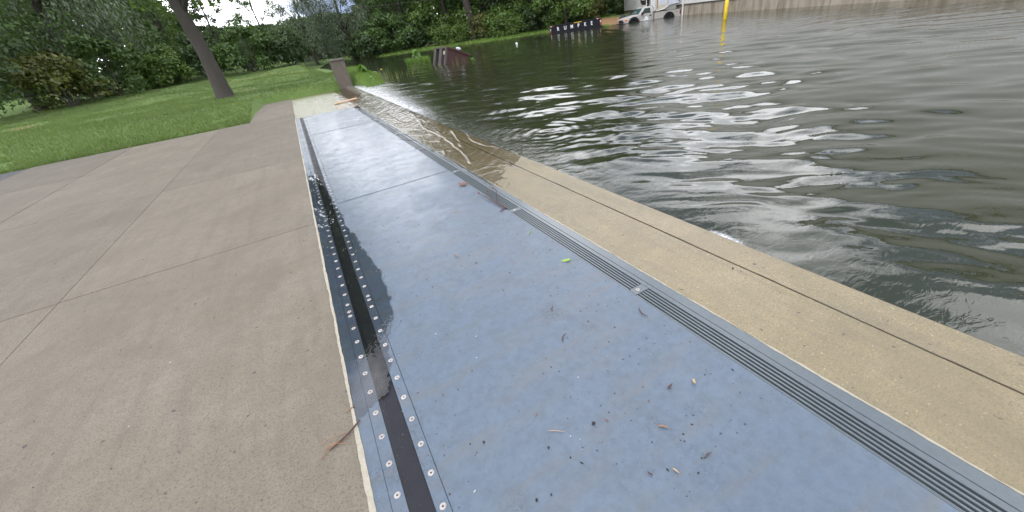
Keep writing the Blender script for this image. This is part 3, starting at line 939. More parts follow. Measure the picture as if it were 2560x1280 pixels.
pane('windshield', (D_, A, A2, D2), [(.06, .05), (.94, .05), (.93, .92), (.07, .92)], .008, MAT['wind'], tr)
pane('rear_window', (B_, C_, C2, B2), [(.1, .1), (.9, .1), (.9, .85), (.1, .85)], .006, MAT['glass'], tr)
ob('door_seam', MB().box(1.34, 1.352, -.004, .01, -.2, .58), MAT['black_pl'], tr)
ob('door_seam', MB().box(.02, .032, -.004, .01, -.2, .58), MAT['black_pl'], tr)
ob('door_handle', MB().box(1.07, 1.27, -.02, .004, .36, .46), MAT['black_pl'], tr, bevel=.02)
ob('mirror', MB().box(.18, .40, -.20, -.04, .56, .76), MAT['black_pl'], tr, bevel=.03)
ob('mirror_arm', MB().box(.22, .34, -.07, .05, .52, .58), MAT['black_pl'], tr, bevel=.01)
for cxw in (FW, RW_):
    fl = arc(cxw, WZ, .64, -2, 182, 13) + list(reversed(arc(cxw, WZ, .45, -2, 182, 13)))
    m = MB(); n_ = 13
    vs = [(x, y, z) for y in (-.02, .05) for x, z in fl]
    fs = []
    for i in range(n_ - 1):
        j0, j1 = i, i + 1; k0, k1 = 2 * n_ - 1 - i, 2 * n_ - 2 - i
        fs += [(j0, j1, k1, k0), (26 + j0, 26 + k0, 26 + k1, 26 + j1), (j0, 26 + j0, 26 + j1, j1), (k0, k1, 26 + k1, 26 + k0)]
    ob('arch_trim', m.add(vs, fs), MAT['black_pl'], tr)
    ob('arch_liner', MB().prism(arc(cxw, WZ, .56, -8, 188, 11), 'y', .42, .46), MAT['black_pl'], tr)
    for y0 in (.10, W - .34):
        wh = ob('wheel', MB().tube([(cxw, y0, WZ), (cxw, y0 + .04, WZ), (cxw, y0 + .2, WZ), (cxw, y0 + .24, WZ)], [.35, .39, .39, .35], 24), MAT['tyre'], tr)
        ob('rim', MB().tube([(cxw, y0 - .008, WZ), (cxw, y0 + .02, WZ)], .2, 16), MAT['tyre'], wh)
ob('grille', MB().box(-1.53, -1.49, .42, W - .42, .08, .33), MAT['black_pl'], tr)
ob('emblem', MB().box(-1.545, -1.531, .78, 1.12, .16, .25), MAT['tail'], tr)
ob('front_bumper', MB().prism([(-1.62, -.16), (-1.64, .02), (-1.50, .05), (-1.2, .04), (-1.2, -.16)], 'y', -.02, W + .02), MAT['black_pl'], tr, bevel=.03)
ob('headlight', MB().box(-1.53, -1.44, .10, .41, .16, .33), MAT['lamp'], tr, bevel=.02)
ob('headlight', MB().box(-1.53, -1.44, W - .41, W - .10, .16, .33), MAT['lamp'], tr, bevel=.02)
ob('indicator', MB().box(-1.515, -1.25, -.012, .095, .20, .345), MAT['orange'], tr, bevel=.02)
ob('tail_light', MB().box(4.34, 4.452, -.012, .08, .14, .52), MAT['tail'], tr, bevel=.015)
ob('door_sticker', MB().prism([(.42, .02), (1.02, .02), (.98, .12), (.80, .40), (.66, .40), (.46, .12)], 'y', -.012, -.006), MAT['letter'], tr)
ob('sill_trim', MB().box(.0, 2.6, -.016, -.002, .0, .035), MAT['chrome'], tr)
ob('side_badge', MB().box(3.98, 4.10, -.008, -.001, .36, .41), MAT['tail'], tr)
ob('strap', MB().tube([(1.44, .3, 1.20), (1.50, .08, 1.02), (1.55, -.03, .6), (1.55, -.03, .1), (1.55, -.03, -.3)], .022, 6), MAT['black_pl'], tr)

# white equipment riding above the truck bed
eq = empty('camper_unit', (31.4555, 32.6006, ZW), (0, 0, math.atan2(-.3163, .9487)))
tag(eq, 'white and cream camper body with dark front opening above the truck bed', 'camper')
MAT['cream'] = plain('cream_panel', (.60, .57, .47), .5, 0, .08, 4)
MAT['eqgrey'] = plain('grey_panel', (.36, .36, .33), .5, 0, .15, 4)
MAT['bluewhite'] = plain('bluish_white_panel', (.62, .66, .74), .4, 0, .08, 4)
MAT['wood'] = plain('raw_wood', (.42, .25, .14), .7, 0, .3, 20)
ob('shell', MB().prism([(1.62, .62), (2.1, .60), (2.9, .74), (3.3, .60), (4.34, .60), (4.30, .95), (4.15, 1.3), (4.0, 2.6), (1.62, 2.6)], 'y', .62, 1.75), MAT['eqgrey'], eq, bevel=.03)
ob('front_panel', MB().box(1.50, 1.98, .56, .615, .70, 2.55), MAT['white'], eq, bevel=.02)
pan = [(2.02, 2.5)] + [(2.02 + .16 - .16 * math.cos(R(a)), .84 - .16 * math.sin(R(a))) for a in range(0, 91, 15)] + [(2.95, .76), (3.36, 1.03), (3.36, 2.5)]
ob('side_panel', MB().prism(pan, 'y', .545, .612), MAT['cream'], eq, bevel=.015)
ob('panel_trim', MB().tube([(x, .535, z) for x, z in pan[:-1]], .035, 6), MAT['white'], eq)
ob('window_frame', MB().box(2.30, 3.22, .525, .543, 1.12, 2.2), MAT['white'], eq, bevel=.01)
ob('window_pane', MB().box(2.38, 3.14, .518, .524, 1.20, 2.1), MAT['bluewhite'], eq)
ob('wood_strip', MB().box(2.10, 2.22, .52, .544, .86, 2.4), MAT['wood'], eq)
ob('rear_panel', MB().prism([(3.40, 1.03), (4.40, 1.10), (4.62, 1.16), (4.25, 1.48), (4.0, 2.5), (3.40, 2.5)], 'y', .53, .612), MAT['bluewhite'], eq, bevel=.01)
ob('rear_flap', MB().tube([(3.98, .50, 1.75), (4.30, .50, 1.46), (4.66, .50, 1.15)], .03, 6), MAT['trim'], eq)
ob('cab_opening', MB().prism([(.80, 2.4), (.84, 1.66), (1.02, 1.33), (1.40, 1.52), (1.62, 1.72), (1.62, 2.4)], 'y', .70, 1.6), MAT['black_pl'], eq, bevel=.03)
ob('hood', MB().prism([(.40, 1.86), (.55, 1.74), (.78, 1.70), (1.0, 1.76), (1.6, 1.84), (1.6, 2.5), (.5, 2.5)], 'y', .62, .69), MAT['eqgrey'], eq, bevel=.03)
for x in (1.03, 1.42): ob('post', MB().tube([(x, .60, 1.18), (x - .02, .60, 2.5)], .035, 8), MAT['white'], eq)

# dark rubble behind the truck bonnet
rb = empty('rubble_pile', (33.6, 36.9, .28))
tag(rb, 'low dark grey rubble pile behind the truck bonnet', 'rubble')
MAT['rubble'] = plain('dark_rubble', (.035, .034, .036), .9, 0, .4, 3, .4)
def rock_mesh(seed, r=.35):
    bm = bmesh.new()
    bmesh.ops.create_icosphere(bm, subdivisions=2, radius=r)
    rr_ = random.Random(seed)
    off = [Vector((rr_.uniform(-1, 1), rr_.uniform(-1, 1), rr_.uniform(-1, 1))).normalized() for _ in range(7)]
    for v in bm.verts:
        for o_ in off:
            d_ = v.co.dot(o_) - r * .72
            if d_ > 0: v.co -= o_ * d_ * .9
    me = bpy.data.meshes.new('stone'); bm.to_mesh(me); bm.free()
    return me
for k in range(7):
    ob('stone', rock_mesh(k, .34), MAT['rubble'], rb, (-.6 + k * .38, .2 * math.sin(k * 2.1), .02 + .10 * math.sin(k * 1.7)), (k, k * 2, k * 3))

# ------------------------------------------------------------ yellow bollard
bo = empty('bollard', (24.98, 18.25, ZW))
tag(bo, 'bright yellow steel bollard post standing in the flood water', 'bollard')
MAT['byel'] = plain('bollard_yellow', (.72, .50, .015), .4, 0, .12, 5)
ob('pipe', MB().tube([(0, 0, -.9), (.02, 0, 1.6)], .115, 20).mesh('pipe', True), MAT['byel'], bo)
ob('cap', MB().tube([(.02, 0, 1.6), (.02, 0, 1.66), (.02, 0, 1.70), (.02, 0, 1.715)], [.115, .10, .06, .01], 20).mesh('cap', True), MAT['byel'], bo)

# ------------------------------------------------------------ tilted brown bin half under water
bn = empty('waste_bin', (7.90, 23.30, ZW + .22), (0, R(23), math.atan2(.196, .98)))
tag(bn, 'tilted dark brown steel bin half sunk in the flood', 'bin')
MAT['binb'] = plain('bin_brown', (.058, .024, .021), .5, 0, .2, 3)
MAT['binl'] = plain('bin_lid', (.22, .085, .07), .6, 0, .35, 9)
MAT['bing'] = plain('bin_end_grey', (.085, .068, .058), .6, 0, .3, 5)
ob('front_wall', MB().box(.0, 1.34, 0, .04, -.9, .56), MAT['binb'], bn)
ob('back_wall', MB().box(.0, 1.34, 1.36, 1.4, -.9, .60), MAT['binb'], bn)
ob('end_wall', MB().box(-.0, .04, .041, 1.359, -.9, .56), MAT['black_pl'], bn)
ob('end_wall', MB().box(1.30, 1.34, .041, 1.359, -.9, .56), MAT['binb'], bn)
ob('top_rail', MB().box(-.08, 1.46, -.05, .05, .562, .66), MAT['binb'], bn, bevel=.01)
for k in range(4):
    ob('lid_panel', MB().box(.02 + k * .355, .365 + k * .355, .055, 1.42, .60 + .006 * (k % 2), .665 + .004 * k), MAT['binl'], bn, bevel=.008)
for y0, y1 in ((.02, .16), (.50, .80), (1.18, 1.42)):
    ob('end_post', MB().box(-.12, -.002, y0, y1, -.9, .64), MAT['bing'], bn, bevel=.012)
ob('end_rail', MB().box(-.13, .0, .165, 1.175, .56, .645), MAT['bing'], bn, bevel=.01)
ob('sticker', MB().box(-.03, -.015, .20, .46, .28, .46), MAT['cream'], bn)
ob('pocket_shade', MB().box(-.014, -.002, .17, .49, -.6, .555), MAT['dark'], bn)  # dark sheet standing for the unlit depth of the open pocket
bag = ob('plastic_bag', rock_mesh(31, .16), MAT['bluewhite'], None, (8.90, 23.86, .60), (.2, .3, .4))
bag.scale = (1.2, .8, .55)
tag(bag, 'pale crumpled plastic bag lying on the brown bin lid', 'plastic bag')
fb = ob('float_ball', MB().tube([(0, 0, -.1), (0, 0, -.06), (0, 0, .03), (0, 0, .12), (0, 0, .15)], [.04, .08, .09, .075, .03], 12).mesh('float_ball', True), MAT['white'], None, (16.4, 30.68, ZW))
tag(fb, 'small white float drifting on open water far from shore', 'float')

# ------------------------------------------------------------ vegetation
def leaves(cent, nrm, size, aspect=.55, jitter=.6, r=rng, droop=0.0):
    n = len(cent)
    nr = nrm + r.normal(size=(n, 3)) * jitter
    nr /= np.linalg.norm(nr, axis=1, keepdims=True) + 1e-9
    a = r.normal(size=(n, 3))
    if droop: a = a * (1 - droop) + np.array([0, 0, -1.0]) * droop * 2
    a -= nr * (a * nr).sum(1, keepdims=True)
    a /= np.linalg.norm(a, axis=1, keepdims=True) + 1e-9
    b = np.cross(nr, a)
    s = size * r.uniform(.6, 1.35, (n, 1))
    V = np.stack([cent - a * s * .5, cent + b * s * aspect * .5 + a * s * .05, cent + a * s * .5, cent - b * s * aspect * .5 + a * s * .05], 1)
    return V.reshape(-1, 3)
def leaf_mesh(name, V):
    return np_mesh(name, V, np.arange(len(V)).reshape(-1, 4))
def crown_mesh(seed, h, rad, low, n, size, clump=1.15, flat=.75, weep=0.0, aspect=.55):
    r = np.random.default_rng(seed)
    nc = int(max(16, n / 170))
    cs = []
    while len(cs) < nc:
        t_ = r.random() ** .9
        prof_ = math.sin(math.pi * min(1, .16 + .84 * t_)) ** .6
        ang = r.random() * 6.283; q = math.sqrt(r.random() * .75 + .25) * rad * prof_
        cs.append((q * math.cos(ang), q * math.sin(ang), low + t_ * (h - low)))
    cs = np.array(cs)
    per = n // nc
    V = []
    for c_ in cs:
        cr = clump * r.uniform(.6, 1.35)
        d_ = r.normal(size=(per, 3)); d_ /= np.linalg.norm(d_, axis=1, keepdims=True)
        d_[:, 2] = np.abs(d_[:, 2]) * np.where(r.random(per) < .72, 1, -1)
        rr_ = cr * (r.random((per, 1)) ** .45)
        p = c_ + d_ * rr_ * np.array([1, 1, flat])
        if weep:
            p[:, 2] -= weep * r.random(per) ** 1.5 * 2.2
        p[:, 2] = np.maximum(p[:, 2], .05)
        V.append(leaves(p, d_ * .9 + np.array([0, 0, .55]), size, aspect, .55, r, .75 if weep else 0.15))
    return leaf_mesh('crown', np.concatenate(V)), cs
def trunk_mesh(seed, h, r0, lean, cs, nl=9):
    rr_ = random.Random(seed)
    m = MB()
    pts = []; rad = []
    for i in range(7):
        t_ = i / 6
        pts.append((lean[0] * h * t_ + rr_.gauss(0, .08) * (i > 0), lean[1] * h * t_ + rr_.gauss(0, .08) * (i > 0), -.3 + t_ * h * .82))
        rad.append(r0 * (1.0) * (1 - .75 * t_))
    p0 = Vector(pts[0]); p1 = Vector(pts[1])
    fl_ = [(0, 1.9), (.10, 1.45), (.2, 1.22), (.36, 1.06)]
    m.tube([p0.lerp(p1, q) for q, _ in fl_] + pts[1:], [r0 * f_ for _, f_ in fl_] + rad[1:], 12)
    order = sorted(range(len(cs)), key=lambda q: rr_.random())[:nl]
    for q in order:
        c_ = Vector(cs[q]); t_ = min(.95, max(.25, (c_.z / h) * .75)) * 6
        i = int(t_); b = Vector(pts[i]).lerp(Vector(pts[min(6, i + 1)]), t_ - i)
        mid = b.lerp(c_, .5) + Vector((rr_.gauss(0, .2), rr_.gauss(0, .2), .25))
        rb_ = rad[i] * .45
        m.tube([b, mid, c_], [rb_, rb_ * .6, rb_ * .2], 6)
    return m.mesh('trunk', True)
TREES = {}
def tree_kind(key, seed, h, rad, low, n, size, mat, r0=.24, lean=(0, 0), **kw):
    cm, cs = crown_mesh(seed, h, rad, low, n, size, **kw)
    cm.materials.append(MAT[mat])
    tm = trunk_mesh(seed, h, r0, lean, cs)
    tm.materials.append(MAT['bark'])
    TREES[key] = (cm, tm)
tree_kind('willow', 101, 13, 5.2, .6, 15000, .34, 'leaf_willow', .3, weep=.9, aspect=.3)
tree_kind('mid', 102, 15, 4.6, 1.0, 15000, .27, 'leaf_mid', .28)
tree_kind('mid2', 103, 17, 5.0, .6, 16000, .27, 'leaf_mid', .30)
tree_kind('bright', 104, 14, 4.2, .5, 15000, .28, 'leaf_bright', .24)
tree_kind('olive', 105, 15, 4.4, .6, 14000, .26, 'leaf_olive', .24)
tree_kind('deep', 106, 17, 5.2, .4, 15000, .30, 'leaf_deep', .3)
tree_kind('tall', 107, 18, 4.6, 5.0, 12000, .28, 'leaf_mid', .36, (.04, 0))
tree_kind('near', 108, 16.0, 4.2, 4.6, 34000, .30, 'leaf_sun', .34, (.01, .02), clump=1.45)
def place_tree(key, az, d, label, s=1.0, rot=None, group='trees beyond the flood', lean=None, zoff=0):
    x, y = d * math.sin(R(az)), d * math.cos(R(az))
    z = float(ground_z(np.array([x]), np.array([y]))[0]) - .05 + zoff
    t_ = empty('tree', (x, y, z), (0, 0, random.random() * 6.28 if rot is None else rot))
    if lean: t_.rotation_euler = (lean[0], lean[1], 0)
    s = s * (1.22 if group == 'trees beyond the flood' else 1.0)
    t_.scale = (s, s, s)
    tag(t_, label, 'tree', group)
    cm, tm = TREES[key]
    ob('crown', cm, None, t_); ob('trunk', tm, None, t_)
    return t_
place_tree('willow', 7.6, 63, 'grey green willow hanging over the far left shore', .70)
place_tree('willow', 3.4, 60, 'second grey green willow left of the overhanging one, beyond the pier', .55)
place_tree('deep', 11.0, 70, 'dark tree between willow and bright green tree', .55)
place_tree('mid', 14.6, 64, 'mid green tree behind the brown bin', .8)
place_tree('mid2', 17.4, 66, 'tall mid green tree behind the grassy islet and bin', 1.05)
place_tree('bright', 19.8, 60, 'bright green tree left of the leaning trunk', 1.0)
place_tree('tall', 22.6, 56.5, 'thick dark leaning trunk with high crown on the shore', 1.15, 2.2, lean=(0, R(-5)))
place_tree('mid', 24.8, 62, 'mid green tree right of the leaning trunk', 1.05)
place_tree('deep', 27.3, 63, 'dark green tree behind the bright shore bushes', 1.0)
place_tree('tall', 30.1, 58, 'straight slim dark trunk left of the black container', .85, 1.0)
place_tree('bright', 32.2, 57, 'bright green vine covered tree left behind the container', .9)
place_tree('bright', 34.8, 54, 'bright green tree directly behind the container letters', .8)
place_tree('deep', 37.0, 62, 'dark tree right behind the container', .95)
place_tree('olive', 37.9, 58, 'olive yellow tree between container and hall', .9)
place_tree('olive', 40.6, 74, 'olive tree half hidden by the hall corner', 1.0)
place_tree('deep', 44.2, 72, 'dark tree rising behind the hall', 1.0)
for az, d, key, lab, s in ((-.8, 66, 'mid2', 'tall green tree in the line straight beyond the brown pier', .58), (-5.2, 58, 'deep', 'dark tree left of the brown pier line', .55), (-9.2, 62, 'bright', 'bright tree in the middle of the left tree line', 1.0),
                       (-12.8, 55, 'mid', 'mid green tree left of the bright lawn tree', 1.05), (-16.6, 50, 'willow', 'grey green willow on the left lawn', 1.0), (-20.4, 47, 'mid2', 'big green tree at the left end of the lawn', 1.0), (-25, 42, 'deep', 'dark tree at the far left end of the row', .95)):
    place_tree(key, az, d, lab, s, group='trees beyond the lawn')
place_tree('near', -7.0, 25.5, 'tall green tree on the lawn nearest the gate', 1.0, .4, group='trees beyond the lawn')

# shrubs
SHR = []
for i, (mt, n, rad, h, sz) in enumerate((('leaf_bright', 5200, 1.9, 2.6, .24), ('leaf_mid', 5200, 2.2, 3.0, .24), ('leaf_olive', 4600, 1.7, 2.4, .22), ('leaf_deep', 5200, 2.3, 2.8, .25))):
    cm, cs = crown_mesh(300 + i, h, rad, .2, n, sz, clump=.75)
    cm.materials.append(MAT[mt])
    tm = MB()
    for q in range(5): tm.tube([(0, 0, -.2), Vector(cs[q]) * .5, Vector(cs[q])], [.05, .035, .012], 5)
    tm = tm.mesh('stem'); tm.materials.append(MAT['bark'])
    SHR.append((cm, tm))
for az, d, k, s, lab in ((9.2, 58.5, 3, 1.0, 'dark low bush under the willow'), (11.6, 60, 1, 1.35, 'rounded mid green bush right of the willow'), (13.6, 59, 1, 1.2, 'mid green bush left behind the islet'), (15.6, 58.5, 3, 1.0, 'dark bush behind the islet plant'),
                         (18.6, 57.5, 0, 1.0, 'bright bush behind the bin'), (20.9, 56.5, 0, .9, 'bright bush left at the foot of the leaning trunk'), (24.0, 55.5, 2, 1.0, 'olive bush right of the leaning trunk'), (26.2, 54.5, 0, 1.15, 'largest bright bush on the middle shore'),
                         (27.9, 54, 0, .85, 'small bright bush beside the large shore bush'), (29.3, 54.5, 1, .9, 'mid green bush left of the slim trunk'), (31.0, 54.5, 3, .9, 'dark bush right of the slim trunk'), (33.0, 54, 0, .75, 'bright bush at the left end of the container'),
                         (36.0, 55, 3, .8, 'dark bush above the container middle'), (38.3, 54, 2, .75, 'olive bush above the container right end'), (39.6, 57, 3, .9, 'dark bush left of the hall corner'),
                         (-3.0, 50, 1, 1.2, 'mid green bush on the lawn beyond the near tree'), (-7.6, 52, 3, 1.2, 'dark bush in the left tree line'), (-11.0, 50, 0, 1.1, 'bright bush under the left tree line'), (-14.8, 46, 1, 1.2, 'mid green bush near the lawn willow'), (-18.5, 43, 2, 1.2, 'olive bush left of the lawn willow'), (.8, 52, 3, 1.1, 'dark bush behind the brown pier')):
    x, y = d * math.sin(R(az)), d * math.cos(R(az))
    z = float(ground_z(np.array([x]), np.array([y]))[0])
    t_ = empty('bush', (x, y, z), (0, 0, random.random() * 6.28))
    t_.scale = (s, s, s)
    tag(t_, lab, 'bush', 'bushes along the shore')
    ob('foliage', SHR[k][0], None, t_); ob('stem', SHR[k][1], None, t_)

# the wood behind as one mass
r_ = np.random.default_rng(55)
n = 70000
lowgap = lambda a_: .42 + .58 * np.clip((np.abs(a_ - 1.0) - 8) / 6, 0, 1)
az = np.radians(r_.uniform(-34, 58, n)); d = r_.uniform(74, 96, n)
hz = 17 * lowgap(np.degrees(az)) * (.75 + .35 * vnoise(np.degrees(az) * .35, az * 0, 5)) * r_.random(n) ** .85
P = np.stack([d * np.sin(az), d * np.cos(az), hz + .2], -1)
nrm = np.stack([-np.sin(az), -np.cos(az), np.full(n, .5)], -1)
wood = ob('far_woodland', leaf_mesh('far_woodland', leaves(P, nrm, .85, .65, .6, r_)), MAT['leaf_deep'])
tag(wood, 'dark mass of woodland closing the view', kind='stuff')

# grass on the banks and lawn
def blades(P, h, w, r, lean=.35):
    n = len(P)
    a = r.uniform(0, 6.283, n)
    side = np.stack([np.cos(a), np.sin(a), np.zeros(n)], -1) * w
    tip = P + np.stack([r.normal(size=n) * lean, r.normal(size=n) * lean, np.ones(n)], -1) * (h * r.uniform(.5, 1.2, n))[:, None]
    V = np.stack([P - side, P + side, tip], 1).reshape(-1, 3)
    return V
def grass_patch(name, label, pts, h, w, seed, mat='grass'):
    r = np.random.default_rng(seed)
    z = ground_z(pts[:, 0], pts[:, 1])
    keep = (z > ZW - .03) | (pts[:, 0] < 2.2)
    P = np.concatenate([pts, z[:, None] - .02], 1)[keep]
    V = blades(P, h, w, r)
    o = ob(name, np_mesh(name, V, np.arange(len(V)).reshape(-1, 3)), MAT[mat])
    return tag(o, label, kind='stuff')
r_ = np.random.default_rng(77)
pts = np.stack([r_.uniform(2.34, 4.7, 16000), r_.uniform(18.4, 33, 16000)], -1)
grass_patch('mound_grass', 'short green grass on the mound beside the wall', pts, .13, .012, 1)
az = np.radians(r_.uniform(6, 41, 60000)); d = r_.uniform(42, 64, 60000)
pts = np.stack([d * np.sin(az), d * np.cos(az)], -1)
sd_ = pool_sd(pts[:, 0], pts[:, 1])
dd = np.exp(-(((pts[:, 0] - 33) / 4.2) ** 2 + ((pts[:, 1] - 38.5) / 4.5) ** 2))
pts = pts[(sd_ > -.1) & (sd_ < 9) & (dd < .35)]
grass_patch('bank_grass', 'mown green grass along the far bank', pts, .22, .03, 2)
pts = np.stack([r_.uniform(-18, 2.3, 150000), 15.12 + 32 * r_.random(150000) ** 2.0], -1)
pts = pts[~((pts[:, 0] > -1.66) & (pts[:, 1] < 21.46))]
bare = fbm(pts[:, 0] * .5, pts[:, 1] * .5, 66)
pts = pts[(bare < .62) | (r_.random(len(pts)) < .25)]
grass_patch('lawn_grass', 'green lawn beyond the concrete pavement', pts, .11, .013, 3, 'lawn')

# water-edge plants
def blade_clump(seed, n, spread, h, w):
    r = np.random.default_rng(seed)
    V = []; F = []
    for i in range(n):
        a = r.uniform(0, 6.283); q = spread * math.sqrt(r.random()); hh = h * r.uniform(.5, 1.1); la = r.uniform(0, 6.283); ln = r.uniform(.05, .45) * hh
        bx, by_ = q * math.cos(a), q * math.sin(a)
        sx, sy = -math.sin(la) * w, math.cos(la) * w
        b = len(V)
        for t_ in (0, .4, .75, 1.0):
            px_ = bx + math.cos(la) * ln * t_ * t_; py_ = by_ + math.sin(la) * ln * t_ * t_; pz_ = -.15 + (hh + .15) * t_ - .25 * ln * t_ ** 3
            ww = (1 - t_) ** .6 if t_ < 1 else .03
            V += [(px_ - sx * ww, py_ - sy * ww, pz_), (px_ + sx * ww, py_ + sy * ww, pz_)]
        F += [(b + 2 * k, b + 2 * k + 1, b + 2 * k + 3, b + 2 * k + 2) for k in range(3)]
    me = bpy.data.meshes.new('blades'); me.from_pydata(V, [], F); me.update()
    return me
def heart_leaf():
    pts = [(0, 0), (.05, -.16), (.22, -.30), (.45, -.30), (.72, -.16), (1, 0), (.72, .16), (.45, .30), (.22, .30), (.05, .16)]
    vs = [(x, y, .10 * math.sin(x * 3.0) - .22 * y * y - .15 * x * x) for x, y in pts] + [(.4, 0, .06)]
    fs = [(10, i, (i + 1) % 10) for i in range(10)]
    return MB().add(vs, fs).mesh('leaf')
HL = heart_leaf(); HL.materials.append(MAT['weed'])
HLY = HL.copy(); HLY.materials.clear(); HLY.materials.append(MAT['yellow_leaf'])
def broad_plant(loc, h, nl, size, seed, label, group=None, yellow=0):
    rr_ = random.Random(seed)
    p = empty('broadleaf_plant', loc)
    tag(p, label, 'plant', group)
    st = MB(); st.tube([(0, 0, -.2), (.02, .01, h * .5), (.05, .02, h)], [.014, .011, .006], 6)
    ob('stem', st, MAT['weed'], p)
    for k in range(nl):
        t_ = .35 + .65 * k / max(1, nl - 1)
        lf = ob('leaf', HLY if k < yellow else HL, None, p, (.05 * t_, .02 * t_, h * t_), (rr_.uniform(-.4, .4), rr_.uniform(.3, 1.2), rr_.uniform(0, 6.28)))
        s_ = size * rr_.uniform(.7, 1.15)
        lf.scale = (s_, s_ * 1.25, s_)
    return p
def clump(loc, n, spread, h, w, seed, label, name='reed_clump', cat='reeds', mat='reed', group='reeds in the shallow water'):
    p = ob(name, blade_clump(seed, n, spread, h, w), MAT[mat], None, loc)
    return tag(p, label, cat, group)
broad_plant((3.05, 21.9, .12), .62, 14, .50, 1, 'tall broad leaved weed on the grass mound')
broad_plant((2.98, 19.7, .02), .28, 9, .22, 2, 'low broad leaved weed with yellow leaves near the wall end', yellow=2)
broad_plant((3.3, 20.4, ZW), .22, 5, .20, 3, 'small broad leaved weed at the edge of the mound')
broad_plant((7.45, 28.0, ZW + .28), .62, 16, .46, 4, 'leafy weed growing out of the grassy islet')
broad_plant((9.05, 22.4, ZW - .05), .20, 4, .20, 5, 'tiny leafy weed poking from the water before the bin')
isl = empty('grass_islet', (7.50, 28.0, ZW))
tag(isl, 'round tuft of bright grass rising from the flood left of the bin', 'grass tuft')
ob('blades', blade_clump(41, 2600, .78, .44, .014), MAT['weed'], isl)
ob('blades', blade_clump(42, 120, .85, .6, .010), MAT['reed'], isl)
i = 0
for (x, y, h, n, sp, lab) in ((3.45, 19.95, .55, 46, .32, 'thick reed clump at the tip of the grass mound'), (3.85, 20.9, .62, 26, .28, 'upright reeds just right of the grass mound'), (4.15, 20.1, .42, 34, .26, 'dense short reeds second right of the mound'), (4.75, 21.8, .5, 9, .2, 'thin sparse reeds second from the mound'),
                         (5.1, 21.0, .42, 7, .2, 'few thin reeds third from the mound'), (5.6, 22.6, .4, 6, .2, 'few pale reeds midway between mound and bin'), (6.4, 24.6, .5, 12, .3, 'pale seed head reeds before the islet'), (7.0, 22.2, .35, 7, .25, 'short reeds in front of the bin left end'),
                         (7.8, 21.9, .45, 8, .2, 'curved yellow reeds at the bin corner'), (8.45, 22.3, .45, 5, .15, 'two bent reed stalks before the bin front'), (9.9, 22.6, .22, 7, .25, 'short reeds right of the bin'), (7.1, 26.5, .4, 14, .4, 'loose reeds between islet and bin')):
    i += 1
    clump((x, y, ZW), n, sp, h, .009, 60 + i, lab)
fl = ob('flower', MB().tube([(0, 0, 0), (0, 0, .03), (0, 0, .05)], [.01, .05, .02], 7), MAT['yellow_leaf'], None, (3.62, 20.02, .42))
tag(fl, 'small yellow flower above the thick reeds by the mound', 'flower')
# drift branches and pale pole along the far bank
for (a, b, rr0, lab) in (((16.2, 55.2, .35), (20.4, 51.6, .42), .05, 'long pale pole lying on the bank left of the leaning trunk'), ((22.6, 50.4, .40), (25.2, 49.2, .42), .05, 'grey branch on the bank right of the leaning trunk'), ((7.6, 68, .45), (11.5, 61, .36), .07, 'grey driftwood line on the far left bank')):
    o_ = ob('driftwood', MB().tube([a, ((a[0] + b[0]) / 2, (a[1] + b[1]) / 2 + .2, (a[2] + b[2]) / 2 + .05), b], [rr0, rr0 * .9, rr0 * .6], 7), MAT['bark_red'] if rr0 > .06 else MAT['stained'])
    tag(o_, lab, 'driftwood')
bp = ob('brush_pile', blade_clump(91, 260, 1.1, .9, .014), MAT['bark_red'], None, (17.4, 56.2, .25))
tag(bp, 'tangled brown brush heap on the bank behind the bin', 'brush')
wire = ob('overhead_wire', MB().tube([(8 + 2.2 * k, 51.5 - .75 * k, 4.9 - .28 * math.sin(math.pi * k / 14)) for k in range(15)], .012, 5), MAT['trim'])
tag(wire, 'thin overhead wire crossing in front of the trees', 'wire')

# ------------------------------------------------------------ things lying on the gate
def gz(y, h=0.0): return -S * y + h
MAT['twig'] = plain('twig_brown', (.075, .035, .03), .7, 0, .35, 30)
MAT['stick'] = plain('stick_tan', (.26, .14, .08), .7, 0, .3, 30)
MAT['straw'] = plain('straw', (.40, .27, .15), .7, 0, .2, 30)
MAT['dryleaf'] = plain('dry_leaf', (.17, .07, .05), .7, 0, .3, 20)
MAT['greenleaf'] = plain('green_leaf', (.22, .34, .05), .5, 0, .2, 20)
MAT['pebble'] = plain('pebble_black', (.018, .018, .02), .6)
MAT['plank'] = plain('plank_wood', (.48, .31, .18), .6, 0, .2, 8)
def stick(name, x0, y0, x1, y1, r0, bend, mat, label, cat, h=.004):
    px_, py_ = -(y1 - y0) * bend, (x1 - x0) * bend
    pts = [(x0, y0, gz(y0, h + r0))]
    for t_ in (.25, .5, .75):
        b = math.sin(math.pi * t_)
        pts.append((x0 + (x1 - x0) * t_ + px_ * b, y0 + (y1 - y0) * t_ + py_ * b, gz(y0, h + r0 * 1.2)))
    pts.append((x1, y1, gz(y1, h + r0)))
    o = ob(name, MB().tube(pts, [r0 * .6, r0, r0, r0 * .8, r0 * .4], 6), MAT[mat])
    return tag(o, label, cat)
def rod(name, cx_, cy_, ln, ang, r0, mat, label, cat, bend=.04, h=.004):
    a = R(ang)
    return stick(name, cx_ - math.cos(a) * ln / 2, cy_ - math.sin(a) * ln / 2, cx_ + math.cos(a) * ln / 2, cy_ + math.sin(a) * ln / 2, r0, bend, mat, label, cat, h)
rod('stick', .786, .640, .042, -52, .0040, 'stick', 'short thick brown stick on the near right deck', 'stick')
rod('needle', .413, .886, .072, -40, .0016, 'straw', 'straight tan straw lying level on the near deck', 'straw')
rod('bark_chip', .962, .763, .034, 10, .0045, 'twig', 'dark bark chip near the yellow leaf', 'bark')
rod('stick', .69, .486, .026, -78, .003, 'straw', 'pale tan stick at the bottom right of the deck', 'stick')
